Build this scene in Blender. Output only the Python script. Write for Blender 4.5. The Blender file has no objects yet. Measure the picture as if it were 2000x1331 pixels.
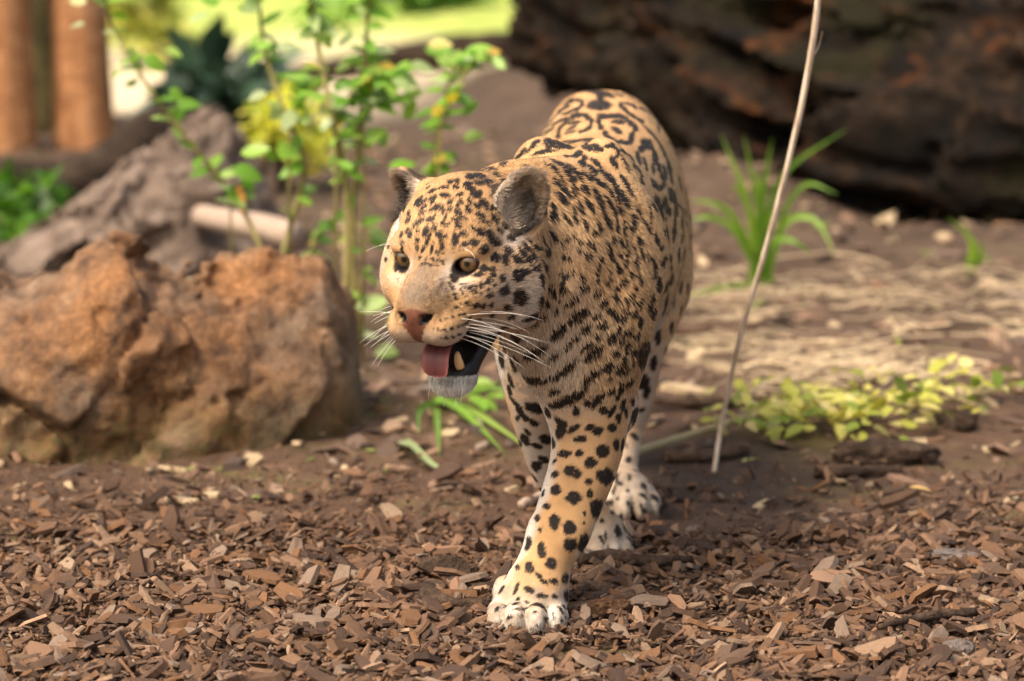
import bpy, bmesh, math, random
import numpy as np
from mathutils import Vector, Matrix, Quaternion

SC = bpy.context.scene
COL = SC.collection
R = math.radians
random.seed(7)
RNG = np.random.default_rng(7)

# ------------------------------------------------------------------ camera
CAM_H, CAM_Y, FPX, PITCH = 1.45, -5.5, 7700.0, math.atan((665.5 + 780) / 7700.0)
cam_d = bpy.data.cameras.new('camera')
cam = bpy.data.objects.new('camera', cam_d)
COL.objects.link(cam)
cam.location = (0, CAM_Y, CAM_H)
cam.rotation_euler = (math.pi / 2 - PITCH, 0, 0)
cam_d.sensor_fit = 'HORIZONTAL'
cam_d.sensor_width = 36.0
cam_d.lens = 36.0 * FPX / 2000.0
cam_d.clip_start = 0.1
cam_d.clip_end = 400
cam_d.dof.use_dof = True
cam_d.dof.focus_distance = 5.62
cam_d.dof.aperture_fstop = 3.3
SC.camera = cam

# ------------------------------------------------------------------ sky and sun
SUN_EL, SUN_AZ = R(54), R(-132)          # sun high on the left, filtered by leaves
sun_dir = Vector((math.sin(SUN_AZ) * math.cos(SUN_EL), math.cos(SUN_AZ) * math.cos(SUN_EL), math.sin(SUN_EL)))
W = bpy.data.worlds.new('World')
SC.world = W
W.use_nodes = True
nt = W.node_tree
nt.nodes.clear()
sky = nt.nodes.new('ShaderNodeTexSky')
sky.sky_type = 'NISHITA'
sky.sun_disc = False
sky.sun_elevation = SUN_EL
sky.sun_rotation = SUN_AZ
sky.air_density = 1.0
sky.dust_density = 7.0
sky.ozone_density = 0.6
bg = nt.nodes.new('ShaderNodeBackground')
bg.inputs['Strength'].default_value = 0.12
wo = nt.nodes.new('ShaderNodeOutputWorld')
tint = nt.nodes.new('ShaderNodeMix'); tint.data_type = 'RGBA'; tint.blend_type = 'MULTIPLY'     # daylight warmed by the trees all round
tint.inputs[0].default_value = 1.0; tint.inputs[7].default_value = (1.05, 1.0, 0.88, 1)
nt.links.new(sky.outputs[0], tint.inputs[6]); nt.links.new(tint.outputs[2], bg.inputs[0])
nt.links.new(bg.outputs[0], wo.inputs[0])
sd = bpy.data.lights.new('sun', 'SUN')
sd.energy = 1.5
sd.angle = R(13)
sd.color = (1.0, 0.89, 0.75)
sun = bpy.data.objects.new('sun', sd)
COL.objects.link(sun)
sun.location = (-3, -3, 6)
sun.rotation_euler = sun_dir.to_track_quat('Z', 'Y').to_euler()
VS = SC.view_settings
VS.view_transform = 'Standard'
VS.look = 'None'
VS.gamma = 1.0
VS.use_curve_mapping = False
VS.exposure = 1.13

# ------------------------------------------------------------------ layout helpers
_F = np.array([0, math.cos(PITCH), -math.sin(PITCH)])
_U = np.array([0, math.sin(PITCH), math.cos(PITCH)])
_C = np.array([0, CAM_Y, CAM_H])

def ray(u, v):
    return _F + np.array([1.0, 0, 0]) * ((u - 1000.0) / FPX) - _U * ((v - 665.5) / FPX)

def P(u, v, y):
    """point of the place that stands at depth y behind a spot of the photograph"""
    d = ray(u, v)
    return _C + d * ((y - CAM_Y) / d[1])

def G(u, v, z=0.0):
    """point on level ground (height z)"""
    d = ray(u, v)
    return _C + d * ((z - CAM_H) / d[2])

def px(n, y):
    return n * (y - CAM_Y) / FPX

# ------------------------------------------------------------------ object helpers
def link(o, parent=None):
    COL.objects.link(o)
    if parent is not None:
        o.parent = parent
    return o

def tag(o, label=None, cat=None, group=None, kind=None):
    if label: o['label'] = label
    if cat: o['category'] = cat
    if group: o['group'] = group
    if kind: o['kind'] = kind
    return o

def empty(name, loc):
    o = bpy.data.objects.new(name, None)
    o.location = loc
    o.empty_display_size = 0.05
    return link(o)

def mesh_np(name, verts, faces, mat=None, smooth=True, colors=None, uvs=None):
    """verts Nx3, faces list of arrays (each MxK) or one MxK array"""
    me = bpy.data.meshes.new(name)
    if isinstance(faces, np.ndarray): faces = [faces]
    faces = [np.asarray(f, dtype=np.int32) for f in faces if len(f)]
    verts = np.asarray(verts, dtype=np.float32)
    nl = sum(f.size for f in faces)
    nf = sum(len(f) for f in faces)
    me.vertices.add(len(verts)); me.vertices.foreach_set('co', verts.ravel())
    me.loops.add(nl); me.polygons.add(nf)
    idx = np.concatenate([f.ravel() for f in faces])
    me.loops.foreach_set('vertex_index', idx)
    tot = np.concatenate([np.full(len(f), f.shape[1], np.int32) for f in faces])
    st = np.concatenate([[0], np.cumsum(tot)[:-1]]).astype(np.int32)
    me.polygons.foreach_set('loop_start', st)
    me.polygons.foreach_set('use_smooth', np.full(nf, smooth))
    if colors is not None:
        for nm, c in colors.items():
            c = np.asarray(c, dtype=np.float32)
            a = me.color_attributes.new(nm, 'FLOAT_COLOR', 'POINT')
            if c.shape[1] == 3: c = np.concatenate([c, np.ones((len(c), 1), np.float32)], 1)
            a.data.foreach_set('color', c.ravel())
    if uvs is not None:
        l = me.uv_layers.new(name='UVMap')
        l.data.foreach_set('uv', np.asarray(uvs, np.float32)[idx].ravel())
    me.update(calc_edges=True)
    me.validate()
    if mat: me.materials.append(mat)
    return me

def obj(name, me, parent=None, loc=None):
    o = bpy.data.objects.new(name, me)
    if loc is not None: o.location = loc
    return link(o, parent)

# ------------------------------------------------------------------ numpy noise
_perm = np.random.default_rng(3).permutation(256).astype(np.int32)
_perm = np.concatenate([_perm, _perm, _perm])
_grad = np.random.default_rng(4).normal(size=(256, 3)).astype(np.float32)
_grad /= np.linalg.norm(_grad, axis=1)[:, None]

def noise3(p):
    p = np.asarray(p, dtype=np.float32)
    i = np.floor(p).astype(np.int32); f = p - i; i &= 255
    w = f * f * f * (f * (f * 6 - 15) + 10)
    out = 0
    for dx in (0, 1):
        wx = w[..., 0] if dx else 1 - w[..., 0]
        for dy in (0, 1):
            wy = w[..., 1] if dy else 1 - w[..., 1]
            for dz in (0, 1):
                wz = w[..., 2] if dz else 1 - w[..., 2]
                h = _perm[_perm[_perm[(i[..., 0] + dx) & 255] + ((i[..., 1] + dy) & 255)] + ((i[..., 2] + dz) & 255)]
                g = _grad[h]
                out = out + wx * wy * wz * (g[..., 0] * (f[..., 0] - dx) + g[..., 1] * (f[..., 1] - dy) + g[..., 2] * (f[..., 2] - dz))
    return out * 1.6

def fbm(p, oct=4, gain=0.5):
    p = np.asarray(p, dtype=np.float32)
    s, a = 0, 1.0
    for k in range(oct):
        s = s + a * noise3(p * (2.03 ** k) + k * 17.3); a *= gain
    return s

def ridged(p, oct=4, gain=0.5):
    p = np.asarray(p, dtype=np.float32)
    s, a = 0, 1.0
    for k in range(oct):
        s = s + a * (1 - 2 * np.abs(noise3(p * (2.03 ** k) + k * 11.7))); a *= gain
    return s

def sstep(a, b, x):
    t = np.clip((x - a) / (b - a), 0, 1)
    return t * t * (3 - 2 * t)

def unit(v):
    v = np.asarray(v, dtype=float)
    return v / (np.linalg.norm(v, axis=-1, keepdims=True) + 1e-12)

# ------------------------------------------------------------------ tubes
def tube(pts, rad, seg=8, cap=True, wob=0.0, seed=0):
    """swept tube; returns verts, [quads, tris], uv"""
    pts = np.asarray(pts, float); n = len(pts)
    rad = np.broadcast_to(np.asarray(rad, float), (n,)) if np.ndim(rad) < 2 else rad
    t = unit(np.gradient(pts, axis=0))
    up = np.array([0, 0, 1.0]) if abs(t[0][2]) < 0.9 else np.array([1.0, 0, 0])
    a = unit(np.cross(up, t[0])); fr = []
    for i in range(n):
        a = unit(a - t[i] * np.dot(a, t[i])); fr.append((a, np.cross(t[i], a)))
    ang = np.linspace(0, 2 * np.pi, seg, endpoint=False)
    V = np.zeros((n, seg, 3))
    for i in range(n):
        V[i] = pts[i] + rad[i] * (np.cos(ang)[:, None] * fr[i][0] + np.sin(ang)[:, None] * fr[i][1])
    if wob:
        q = V.reshape(-1, 3)
        nn = fbm(q * (0.35 / max(rad.max(), 1e-4)) + seed * 5.1, 3)
        c = np.repeat(pts, seg, axis=0)
        q = c + (q - c) * (1 + wob * nn)[:, None]
        V = q.reshape(n, seg, 3)
    L = np.concatenate([[0], np.cumsum(np.linalg.norm(np.diff(pts, axis=0), axis=1))])
    uv = np.stack(np.broadcast_arrays((ang / (2 * np.pi))[None, :], L[:, None]), -1).reshape(-1, 2)
    V = V.reshape(-1, 3)
    i = np.arange(n - 1)[:, None] * seg; j = np.arange(seg)[None, :]; k = (j + 1) % seg
    Q = np.stack([i + j, i + k, i + seg + k, i + seg + j], -1).reshape(-1, 4)
    T = np.zeros((0, 3), int)
    if cap:
        V = np.concatenate([V, pts[:1], pts[-1:]]); uv = np.concatenate([uv, [[.5, 0]], [[.5, L[-1]]]])
        c0, c1 = n * seg, n * seg + 1
        jj = np.arange(seg); kk = (jj + 1) % seg
        T = np.concatenate([np.stack([np.full(seg, c0), kk, jj], -1), np.stack([np.full(seg, c1), (n - 1) * seg + jj, (n - 1) * seg + kk], -1)])
    return V, [Q, T], uv

def crom(pts, n):
    """Catmull-Rom resample"""
    p = np.asarray(pts, float); m = len(p)
    q = np.concatenate([[2 * p[0] - p[1]], p, [2 * p[-1] - p[-2]]])
    t = np.linspace(0, m - 1 - 1e-6, n); i = t.astype(int); f = (t - i)[:, None]
    a, b, c, d = q[i], q[i + 1], q[i + 2], q[i + 3]
    return 0.5 * (2 * b + (c - a) * f + (2 * a - 5 * b + 4 * c - d) * f ** 2 + (3 * b - a - 3 * c + d) * f ** 3)

class MB:
    """collects pieces into one mesh"""
    def __init__(s): s.v, s.q, s.t, s.uv, s.n = [], [], [], [], 0
    def add(s, V, F, uv=None):
        s.v.append(V)
        for f in (F if isinstance(F, list) else [F]):
            if len(f): (s.q if f.shape[1] == 4 else s.t).append(np.asarray(f) + s.n)
        s.uv.append(uv if uv is not None else np.zeros((len(V), 2)))
        s.n += len(V); return s
    def mesh(s, name, mat, smooth=True, colors=None):
        F = []
        if s.q: F.append(np.concatenate(s.q))
        if s.t: F.append(np.concatenate(s.t))
        return mesh_np(name, np.concatenate(s.v), F, mat, smooth, colors, np.concatenate(s.uv))

# ------------------------------------------------------------------ implicit surfaces on a grid
class Field:
    def __init__(s, xs, ys, zs):
        s.ax = [np.asarray(a, np.float32) for a in (xs, ys, zs)]
        s.v = np.full([len(a) for a in s.ax], 1.0, np.float32)
    def region(s, lo, hi):
        sl = []
        for a, l, h in zip(s.ax, lo, hi):
            i = max(0, int(np.searchsorted(a, l)) - 1); j = min(len(a), int(np.searchsorted(a, h)) + 1)
            if j <= i: return None
            sl.append(slice(i, j))
        return tuple(sl)
    def apply(s, fn, lo, hi, k, mode='u'):
        sl = s.region(np.asarray(lo) - k - 0.01, np.asarray(hi) + k + 0.01)
        if sl is None: return
        X = s.ax[0][sl[0]][:, None, None]; Y = s.ax[1][sl[1]][None, :, None]; Z = s.ax[2][sl[2]][None, None, :]
        d = fn(X, Y, Z); a = s.v[sl]
        if mode == 'u':
            h = np.maximum(k - np.abs(a - d), 0) / max(k, 1e-6)
            s.v[sl] = np.minimum(a, d) - h * h * k * 0.25
        else:
            d = -d
            h = np.maximum(k - np.abs(a - d), 0) / max(k, 1e-6)
            s.v[sl] = np.maximum(a, d) + h * h * k * 0.25
    def ell(s, c, r, M=None, k=0.02, mode='u'):
        c = np.asarray(c, np.float32); r = np.asarray(r, np.float32)
        M = np.eye(3, dtype=np.float32) if M is None else np.asarray(M, np.float32)   # rows = local axes
        ext = np.sqrt(((M * r[:, None]) ** 2).sum(0))
        def fn(X, Y, Z):
            dx, dy, dz = X - c[0], Y - c[1], Z - c[2]
            k0 = 0; k1 = 0
            for i in range(3):
                q = (M[i, 0] * dx + M[i, 1] * dy + M[i, 2] * dz) / r[i]
                k0 = k0 + q * q; k1 = k1 + (q / r[i]) ** 2
            k0 = np.sqrt(k0); k1 = np.sqrt(k1) + 1e-6
            return np.where(k0 < 0.05, -r.min(), k0 * (k0 - 1) / k1)
        s.apply(fn, c - ext, c + ext, k, mode)
    def cone(s, a, b, ra, rb, k=0.02, mode='u'):
        a = np.asarray(a, np.float32); b = np.asarray(b, np.float32); ab = b - a; L2 = float((ab * ab).sum()) + 1e-9
        def fn(X, Y, Z):
            t = ((X - a[0]) * ab[0] + (Y - a[1]) * ab[1] + (Z - a[2]) * ab[2]) / L2
            t = np.clip(t, 0, 1)
            dx = X - a[0] - t * ab[0]; dy = Y - a[1] - t * ab[1]; dz = Z - a[2] - t * ab[2]
            return np.sqrt(dx * dx + dy * dy + dz * dz) - (ra + (rb - ra) * t)
        m = max(ra, rb)
        s.apply(fn, np.minimum(a, b) - m, np.maximum(a, b) + m, k, mode)
    def chain(s, pts, rad, k=0.03, n=None):
        pts = np.asarray(pts, float); rad = np.asarray(rad, float)
        n = n or len(pts) * 3
        q = crom(np.concatenate([pts, rad[:, None]], 1), n).astype(np.float32)
        def fn(X, Y, Z):
            out = None
            for i in range(n - 1):
                a, b = q[i, :3], q[i + 1, :3]; ab = b - a; L2 = float((ab * ab).sum()) + 1e-9
                t = np.clip(((X - a[0]) * ab[0] + (Y - a[1]) * ab[1] + (Z - a[2]) * ab[2]) / L2, 0, 1)
                dx = X - a[0] - t * ab[0]; dy = Y - a[1] - t * ab[1]; dz = Z - a[2] - t * ab[2]
                d = np.sqrt(dx * dx + dy * dy + dz * dz) - (q[i, 3] + (q[i + 1, 3] - q[i, 3]) * t)
                out = d if out is None else np.minimum(out, d)
            return out
        m = rad.max()
        s.apply(fn, pts.min(0) - m, pts.max(0) + m, k)
    def nets(s):
        v = s.v; xs, ys, zs = s.ax
        ins = v < 0
        c = np.zeros([n - 1 for n in v.shape], np.int8)
        for i in (0, 1):
            for j in (0, 1):
                for k in (0, 1):
                    c += ins[i:v.shape[0] - 1 + i, j:v.shape[1] - 1 + j, k:v.shape[2] - 1 + k]
        I, J, K = np.nonzero((c > 0) & (c < 8))
        idx = np.full(c.shape, -1, np.int32); idx[I, J, K] = np.arange(len(I))
        acc = np.zeros((len(I), 3)); cnt = np.zeros(len(I))
        cor = [(i, j, k) for i in (0, 1) for j in (0, 1) for k in (0, 1)]
        for a in cor:
            for ax in range(3):
                if a[ax]: continue
                b = list(a); b[ax] = 1
                va = v[I + a[0], J + a[1], K + a[2]]; vb = v[I + b[0], J + b[1], K + b[2]]
                m = (va < 0) != (vb < 0)
                t = np.where(m, va / np.where(m, va - vb, 1), 0)
                p = [xs[I + a[0]], ys[J + a[1]], zs[K + a[2]]]; q = [xs[I + b[0]], ys[J + b[1]], zs[K + b[2]]]
                for d in range(3):
                    acc[:, d] += np.where(m, p[d] + (q[d] - p[d]) * t, 0)
                cnt += m
        V = acc / cnt[:, None]
        Q = []
        for ax in range(3):
            o = [d for d in range(3) if d != ax]
            a0 = [slice(None)] * 3; a1 = [slice(None)] * 3
            a0[ax] = slice(0, -1); a1[ax] = slice(1, None)
            for d in o: a0[d] = slice(1, -1); a1[d] = slice(1, -1)
            A = ins[tuple(a0)]; B = ins[tuple(a1)]
            for sgn in (0, 1):
                m = (A & ~B) if sgn == 0 else (~A & B)
                ii = np.array(np.nonzero(m)).T
                if not len(ii): continue
                for d in o: ii[:, d] += 1
                def cell(du, dv):
                    q = ii.copy(); q[:, o[0]] -= du; q[:, o[1]] -= dv
                    return idx[q[:, 0], q[:, 1], q[:, 2]]
                f = np.stack([cell(1, 1), cell(0, 1), cell(0, 0), cell(1, 0)], -1)
                flip = (sgn == 1) ^ (ax == 1)
                if flip: f = f[:, ::-1]
                Q.append(f)
        Q = np.concatenate(Q); Q = Q[(Q >= 0).all(1)]
        return V, Q

def keep_largest(V, Q):
    """drop loose crumbs that the implicit surface left floating"""
    lab = np.arange(len(V))
    while True:
        m = lab[Q].min(1); new = lab.copy()
        for k in range(4): np.minimum.at(new, Q[:, k], m)
        new = new[new]
        if (new == lab).all(): break
        lab = new
    ids, cnt = np.unique(lab, return_counts=True); keep = lab == ids[cnt.argmax()]
    idx = np.cumsum(keep) - 1
    return V[keep], idx[Q[keep[Q[:, 0]]]]

# ------------------------------------------------------------------ material helpers
def new_mat(name):
    m = bpy.data.materials.new(name); m.use_nodes = True
    n = m.node_tree; n.nodes.clear()
    out = n.nodes.new('ShaderNodeOutputMaterial'); b = n.nodes.new('ShaderNodeBsdfPrincipled')
    n.links.new(b.outputs[0], out.inputs[0])
    return m, n, b

def N(n, typ, **kw):
    o = n.nodes.new(typ)
    for k, v in kw.items():
        if k.startswith('i_'):
            key = k[2:]
            key = int(key) if key.isdigit() else key.replace('_', ' ')
            o.inputs[key].default_value = v
        else: setattr(o, k, v)
    return o

def ramp(n, fac, stops, interp='LINEAR'):
    r = n.nodes.new('ShaderNodeValToRGB'); r.color_ramp.interpolation = interp
    e = r.color_ramp.elements
    while len(e) > 1: e.remove(e[-1])
    for i, (p, c) in enumerate(stops):
        x = e[0] if i == 0 else e.new(p)
        x.position = p; x.color = (*c, 1) if len(c) == 3 else c
    n.links.new(fac, r.inputs[0]); return r.outputs[0]

def mixc(n, fac, a, b, mode='MIX'):
    m = n.nodes.new('ShaderNodeMix'); m.data_type = 'RGBA'; m.blend_type = mode
    for s, x in ((0, fac), (6, a), (7, b)):
        if hasattr(x, 'links'): n.links.new(x, m.inputs[s])
        elif s == 0: m.inputs[0].default_value = x
        else: m.inputs[s].default_value = (*x, 1) if len(x) == 3 else x
    return m.outputs[2]

def mth(n, op, a, b=None, c=None):
    m = n.nodes.new('ShaderNodeMath'); m.operation = op
    for s, x in enumerate((a, b, c)):
        if x is None: continue
        if hasattr(x, 'links'): n.links.new(x, m.inputs[s])
        else: m.inputs[s].default_value = x
    return m.outputs[0]

def noisetex(n, scale, detail=4, rough=0.6, vec=None, dist=0.0):
    t = n.nodes.new('ShaderNodeTexNoise'); t.inputs['Scale'].default_value = scale
    t.inputs['Detail'].default_value = detail; t.inputs['Roughness'].default_value = rough; t.inputs['Distortion'].default_value = dist
    if vec is not None: n.links.new(vec, t.inputs['Vector'])
    return t.outputs[0]

def bump(n, b, h, strength=0.5, dist=0.01):
    u = n.nodes.new('ShaderNodeBump'); u.inputs['Strength'].default_value = strength; u.inputs['Distance'].default_value = dist
    n.links.new(h, u.inputs['Height']); n.links.new(u.outputs[0], b.inputs['Normal']); return u

def objco(n, scale=(1, 1, 1), which='Object'):
    t = n.nodes.new('ShaderNodeTexCoord'); m = n.nodes.new('ShaderNodeMapping'); m.inputs['Scale'].default_value = scale
    n.links.new(t.outputs[which], m.inputs['Vector']); return m.outputs[0]

def attr(n, name):
    a = n.nodes.new('ShaderNodeAttribute'); a.attribute_name = name; return a

def flat(name, col, rough=0.6, **kw):
    m, n, b = new_mat(name)
    b.inputs['Base Color'].default_value = (*col, 1); b.inputs['Roughness'].default_value = rough
    for k, v in kw.items(): b.inputs[k.replace('_', ' ')].default_value = v
    return m
# ================================================================== the jaguar: shape
def rows(f, l, u):
    return np.array([f, l, u], float)

EYE = P(851, 511, -0.105)                       # point between the eyes
HYAW, HPIT = R(24), R(9)
HF = np.array([-math.sin(HYAW) * math.cos(HPIT), -math.cos(HYAW) * math.cos(HPIT), -math.sin(HPIT)])
HL = np.array([math.cos(HYAW), -math.sin(HYAW), 0.0])      # the animal's left
HU = np.cross(HF, HL); HU = HU if HU[2] > 0 else -HU
HM = rows(HF, HL, HU)

def H(f, l, u):
    return EYE + f * HF + l * HL + u * HU

def eh(c, r, k=0.02, mode='u', rot=None):
    M = HM if rot is None else np.asarray(rot) @ HM
    JF.ell(H(*c), r, M, k, mode)

def rot_l(a):     # pitch in head frame
    c, s = math.cos(a), math.sin(a)
    return np.array([[c, 0, s], [0, 1, 0], [-s, 0, c]])

def rot_u(a):
    c, s = math.cos(a), math.sin(a)
    return np.array([[c, s, 0], [-s, c, 0], [0, 0, 1]])

xs = np.arange(-0.26, 0.40, 0.0034)
ys = np.concatenate([np.arange(-0.24, 0.14, 0.0032), np.arange(0.14, 0.5, 0.0052), np.arange(0.5, 1.52, 0.008)])
zs = np.arange(-0.012, 0.74, 0.0034)
JF = Field(xs, ys, zs)

# --- torso: lofted ellipses
ST = [(-.02, 1104, 1112, 560, 572), (.01, 1065, 1160, 490, 640), (.08, 1020, 1200, 415, 700), (.19, 994, 1235, 345, 738), (.32, 990, 1252, 296, 735),
      (.50, 1004, 1300, 281, 712), (.66, 1022, 1332, 262, 694), (.80, 1036, 1336, 236, 672), (.95, 1044, 1322, 203, 640),
      (1.08, 1052, 1298, 180, 600), (1.19, 1076, 1268, 182, 500), (1.265, 1140, 1215, 225, 400)]
tab = []
for (y, uL, uR, vT, vB) in ST:
    vm = (vT + vB) / 2
    tab.append([y, (P(uL, vm, y)[0] + P(uR, vm, y)[0]) / 2, (P(1000, vT, y)[2] + P(1000, vB, y)[2]) / 2,
                (P(uR, vm, y)[0] - P(uL, vm, y)[0]) / 2, (P(1000, vT, y)[2] - P(1000, vB, y)[2]) / 2])
tab = crom(tab, 160)
TY0, TY1 = tab[0, 0], tab[-1, 0]

def torso(X, Y, Z):
    yy = np.clip(Y, TY0, TY1)
    cx, cz, a, b = [np.interp(yy, tab[:, 0], tab[:, i]).astype(np.float32) for i in (1, 2, 3, 4)]
    ov = np.maximum(np.maximum(TY0 - Y, Y - TY1), 0)
    e = 2.05 + 0.75 * sstep(.62, 1.0, Y)
    q = (np.abs((X - cx) / a) ** e + np.abs((Z - cz) / b) ** e) ** (1 / e)
    d = (q - 1) * np.minimum(a, b) * 0.9
    return np.where(ov > 0, np.sqrt(np.maximum(d, 0) ** 2 + ov ** 2), d)
JF.apply(torso, (-.1, TY0 - .05, .1), (.4, TY1 + .05, .74), 0.02)

def limb(spec, k=0.04, n=None):
    pts = [P(u, v, y) for (u, v, y, r) in spec]; rad = [px(r, y) for (u, v, y, r) in spec]
    JF.chain(pts, rad, k, n)

# --- shoulders
JF.ell(P(1178, 480, .25), (.064, .11, .160), None, .03)
JF.ell(P(1052, 345, .33), (.040, .085, .055), None, .04)
JF.ell(P(1045, 520, .26), (.05, .09, .12), None, .05)
JF.ell(P(1105, 630, .12), (.075, .08, .085), None, .06)          # breast
# --- neck
limb([(1135, 480, .19, 150), (1070, 455, .135, 142), (1010, 437, .085, 124), (965, 445, .04, 106)], .06)
limb([(1120, 610, .13, 90), (1065, 600, .09, 80), (1010, 590, .05, 66)], .06)
# --- left foreleg, planted in front
FL = [(1182, 520, .18, 90), (1170, 630, .11, 92), (1158, 720, .095, 90), (1153, 785, .10, 83), (1150, 850, .10, 75), (1139, 910, .088, 68),
      (1119, 970, .07, 64), (1095, 1030, .04, 59), (1070, 1085, .015, 54), (1056, 1125, .0, 54)]
limb(FL, .075)
JF.ell(P(1212, 792, .165), (.026, .040, .042), None, .035)           # elbow
JF.ell(P(1092, 1040, .028), (.040, .036, .030), None, .02)           # wrist
# --- right foreleg, further back
FR = [(1040, 600, .26, 74), (1040, 700, .26, 68), (1046, 780, .28, 58), (1060, 850, .32, 50), (1078, 910, .36, 45),
      (1104, 965, .40, 41), (1136, 1020, .42, 38), (1156, 1062, .41, 37)]
limb(FR, .05)
# --- left hind leg
JF.ell(P(1243, 480, .93), (.085, .17, .16), None, .05)
HLg = [(1258, 560, .86, 72), (1262, 640, .77, 48), (1257, 700, .77, 37), (1250, 770, .81, 31), (1235, 835, .845, 25),
       (1225, 890, .80, 23), (1222, 940, .745, 24), (1225, 985, .70, 31)]
limb(HLg, .05)
# --- right hind leg (behind)
JF.ell(P(1095, 470, .98), (.08, .17, .15), None, .05)
limb([(1110, 560, .95, 75), (1125, 640, .96, 48), (1130, 720, 1.05, 32), (1135, 765, 1.17, 25), (1135, 800, 1.16, 24), (1135, 850, 1.11, 30)], .05)
# --- tail
limb([(1175, 235, 1.20, 30), (1178, 330, 1.30, 27), (1180, 480, 1.36, 24), (1182, 620, 1.38, 23), (1180, 720, 1.42, 22), (1172, 765, 1.47, 17)], .03)

# --- head
eh((-.088, 0, .012), (.098, .084, .086), .03)
eh((-.040, 0, .022), (.052, .058, .045), .03)
JF.cone(H(-.030, 0, -.004), H(.052, 0, -.036), .032, .0270, .02)
JF.cone(H(-.015, 0, -.048), H(.044, 0, -.064), .050, .038, .03)
for s in (-1, 1):
    eh((.036, s * .0275, -.0775), (.046, .0285, .0285), .012)        # whisker pads
    eh((-.030, s * .058, -.040), (.052, .036, .040), .03)            # cheek bones
    eh((-.088, s * .074, -.052), (.050, .047, .070), .022)           # cheek ruff
    eh((-.115, s * .070, -.010), (.040, .046, .060), .025)
    eh((-.010, s * .044, .019), (.016, .027, .0095), .020)           # brow
eh((.064, 0, -.052), (.0185, .0275, .0175), .010)                # nose
eh((-.085, 0, -.092), (.055, .052, .04), .03)
# lower jaw, hanging open
JF.cone(H(-.090, 0, -.105), H(-.016, .008, -.166), .038, .024, .025)
eh((-.006, .010, -.171), (.026, .032, .0225), .018, rot=rot_l(R(-30)))
for s in (-1, 1):
    JF.cone(H(-.078, s * .044, -.108), H(-.012, .009 + s * .022, -.160), .018, .0135, .014)
# mouth
eh((.010, .004, -.128), (.070, .032, .0200), .008, 's', rot_l(R(-30)))
eh((-.030, .004, -.126), (.045, .036, .0150), .008, 's', rot_l(R(-38)))
eh((.050, .008, -.140), (.05, .05, .024), .006, 's', rot_l(R(-26)))
# nostrils and the groove of the nose
for s in (-1, 1):
    eh((.079, s * .0175, -.056), (.011, .0085, .0056), .004, 's', rot_u(R(35 * s)))
JF.cone(H(.086, 0, -.070), H(.080, 0, -.100), .0022, .0022, .006, 's')
# eyes: sockets
EYE_C = [H(-.0112, s * .0480, .0) for s in (-1, 1)]
EYE_R = .0190
for s in (-1, 1):
    # almond opening, outer corner a little higher
    Mx = np.array([[1, 0, 0], [0, math.cos(R(8)), s * math.sin(R(8))], [0, -s * math.sin(R(8)), math.cos(R(8))]]) @ rot_u(R(34 * s))
    eh((.006, s * .0500, -.0012), (.024, .0150, .0110), .004, 's', Mx)
# ears
EARS = []
for s, tilt, turn in ((-1, 50, 48), (1, 22, 10)):
    t = unit(-.22 * HF + s * math.sin(R(tilt)) * HL + math.cos(R(tilt)) * HU)
    nn = math.cos(R(turn)) * HF + s * math.sin(R(turn)) * HL
    nn = unit(nn - t * np.dot(nn, t)); w = np.cross(t, nn)
    c = H(-.108, s * .086, .058) if s > 0 else H(-.112, -.079, .060)
    EARS.append((c, nn, w, t, s))
    z_ = 1.0 if s > 0 else .86
    JF.ell(c - nn * .003 + t * .004, np.array((.017, .034, .048)) * z_, rows(nn, w, t), .02)
    JF.ell(c - nn * .004 - t * .022, np.array((.030, .042, .034)) * z_, rows(nn, w, t), .02)
    JF.ell(c + nn * .017 + t * .004, np.array((.022, .0265, .041)) * z_, rows(nn, w, t), .006, 's')
# --- paws
def paw(c, yaw, sc=1.0, lift=0.0, pitch=0.0):
    f = np.array([-math.sin(yaw), -math.cos(yaw), 0]); l = np.array([math.cos(yaw), -math.sin(yaw), 0]); u = np.array([0, 0, 1.0])
    if pitch:
        cp, sp = math.cos(pitch), math.sin(pitch); f, u = f * cp - u * sp, u * cp + f * sp
    M = rows(f, l, u); c = np.asarray(c, float)
    q = lambda a, b, d: c + (a * f + b * l + d * u) * sc + np.array([0, 0, lift])
    JF.ell(q(-.012, 0, .038), np.array((.056, .048, .036)) * sc, M, .04)
    JF.ell(q(-.03, 0, .02), np.array((.04, .04, .022)) * sc, M, .02)
    for b, a, rw, up in ((-.0390, .017, .0165, -.001), (-.0138, .036, .0168, .003), (.0138, .036, .0168, .003), (.0390, .017, .0165, -.001)):
        JF.ell(q(a, b, .026 + up), np.array((.034, rw, .0265)) * sc, M, .003)
    JF.ell(q(-.050, -.038, .045), np.array((.020, .012, .022)) * sc, M, .02)     # dew claw bump
FLP = G(1031, 1243); FRP = G(1166, 1098); HLP = G(1228, 1018); HRP = G(1135, 878)
paw(FLP + np.array([0, .034, -.007]), R(4), 1.07)
paw(FRP + np.array([0, .02, 0]), R(-14), .92, 0.004, R(24))
paw(HLP + np.array([0, .03, -.002]), R(-8), .92)
paw(HRP + np.array([0, .03, 0]), R(0), .9)

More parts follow.
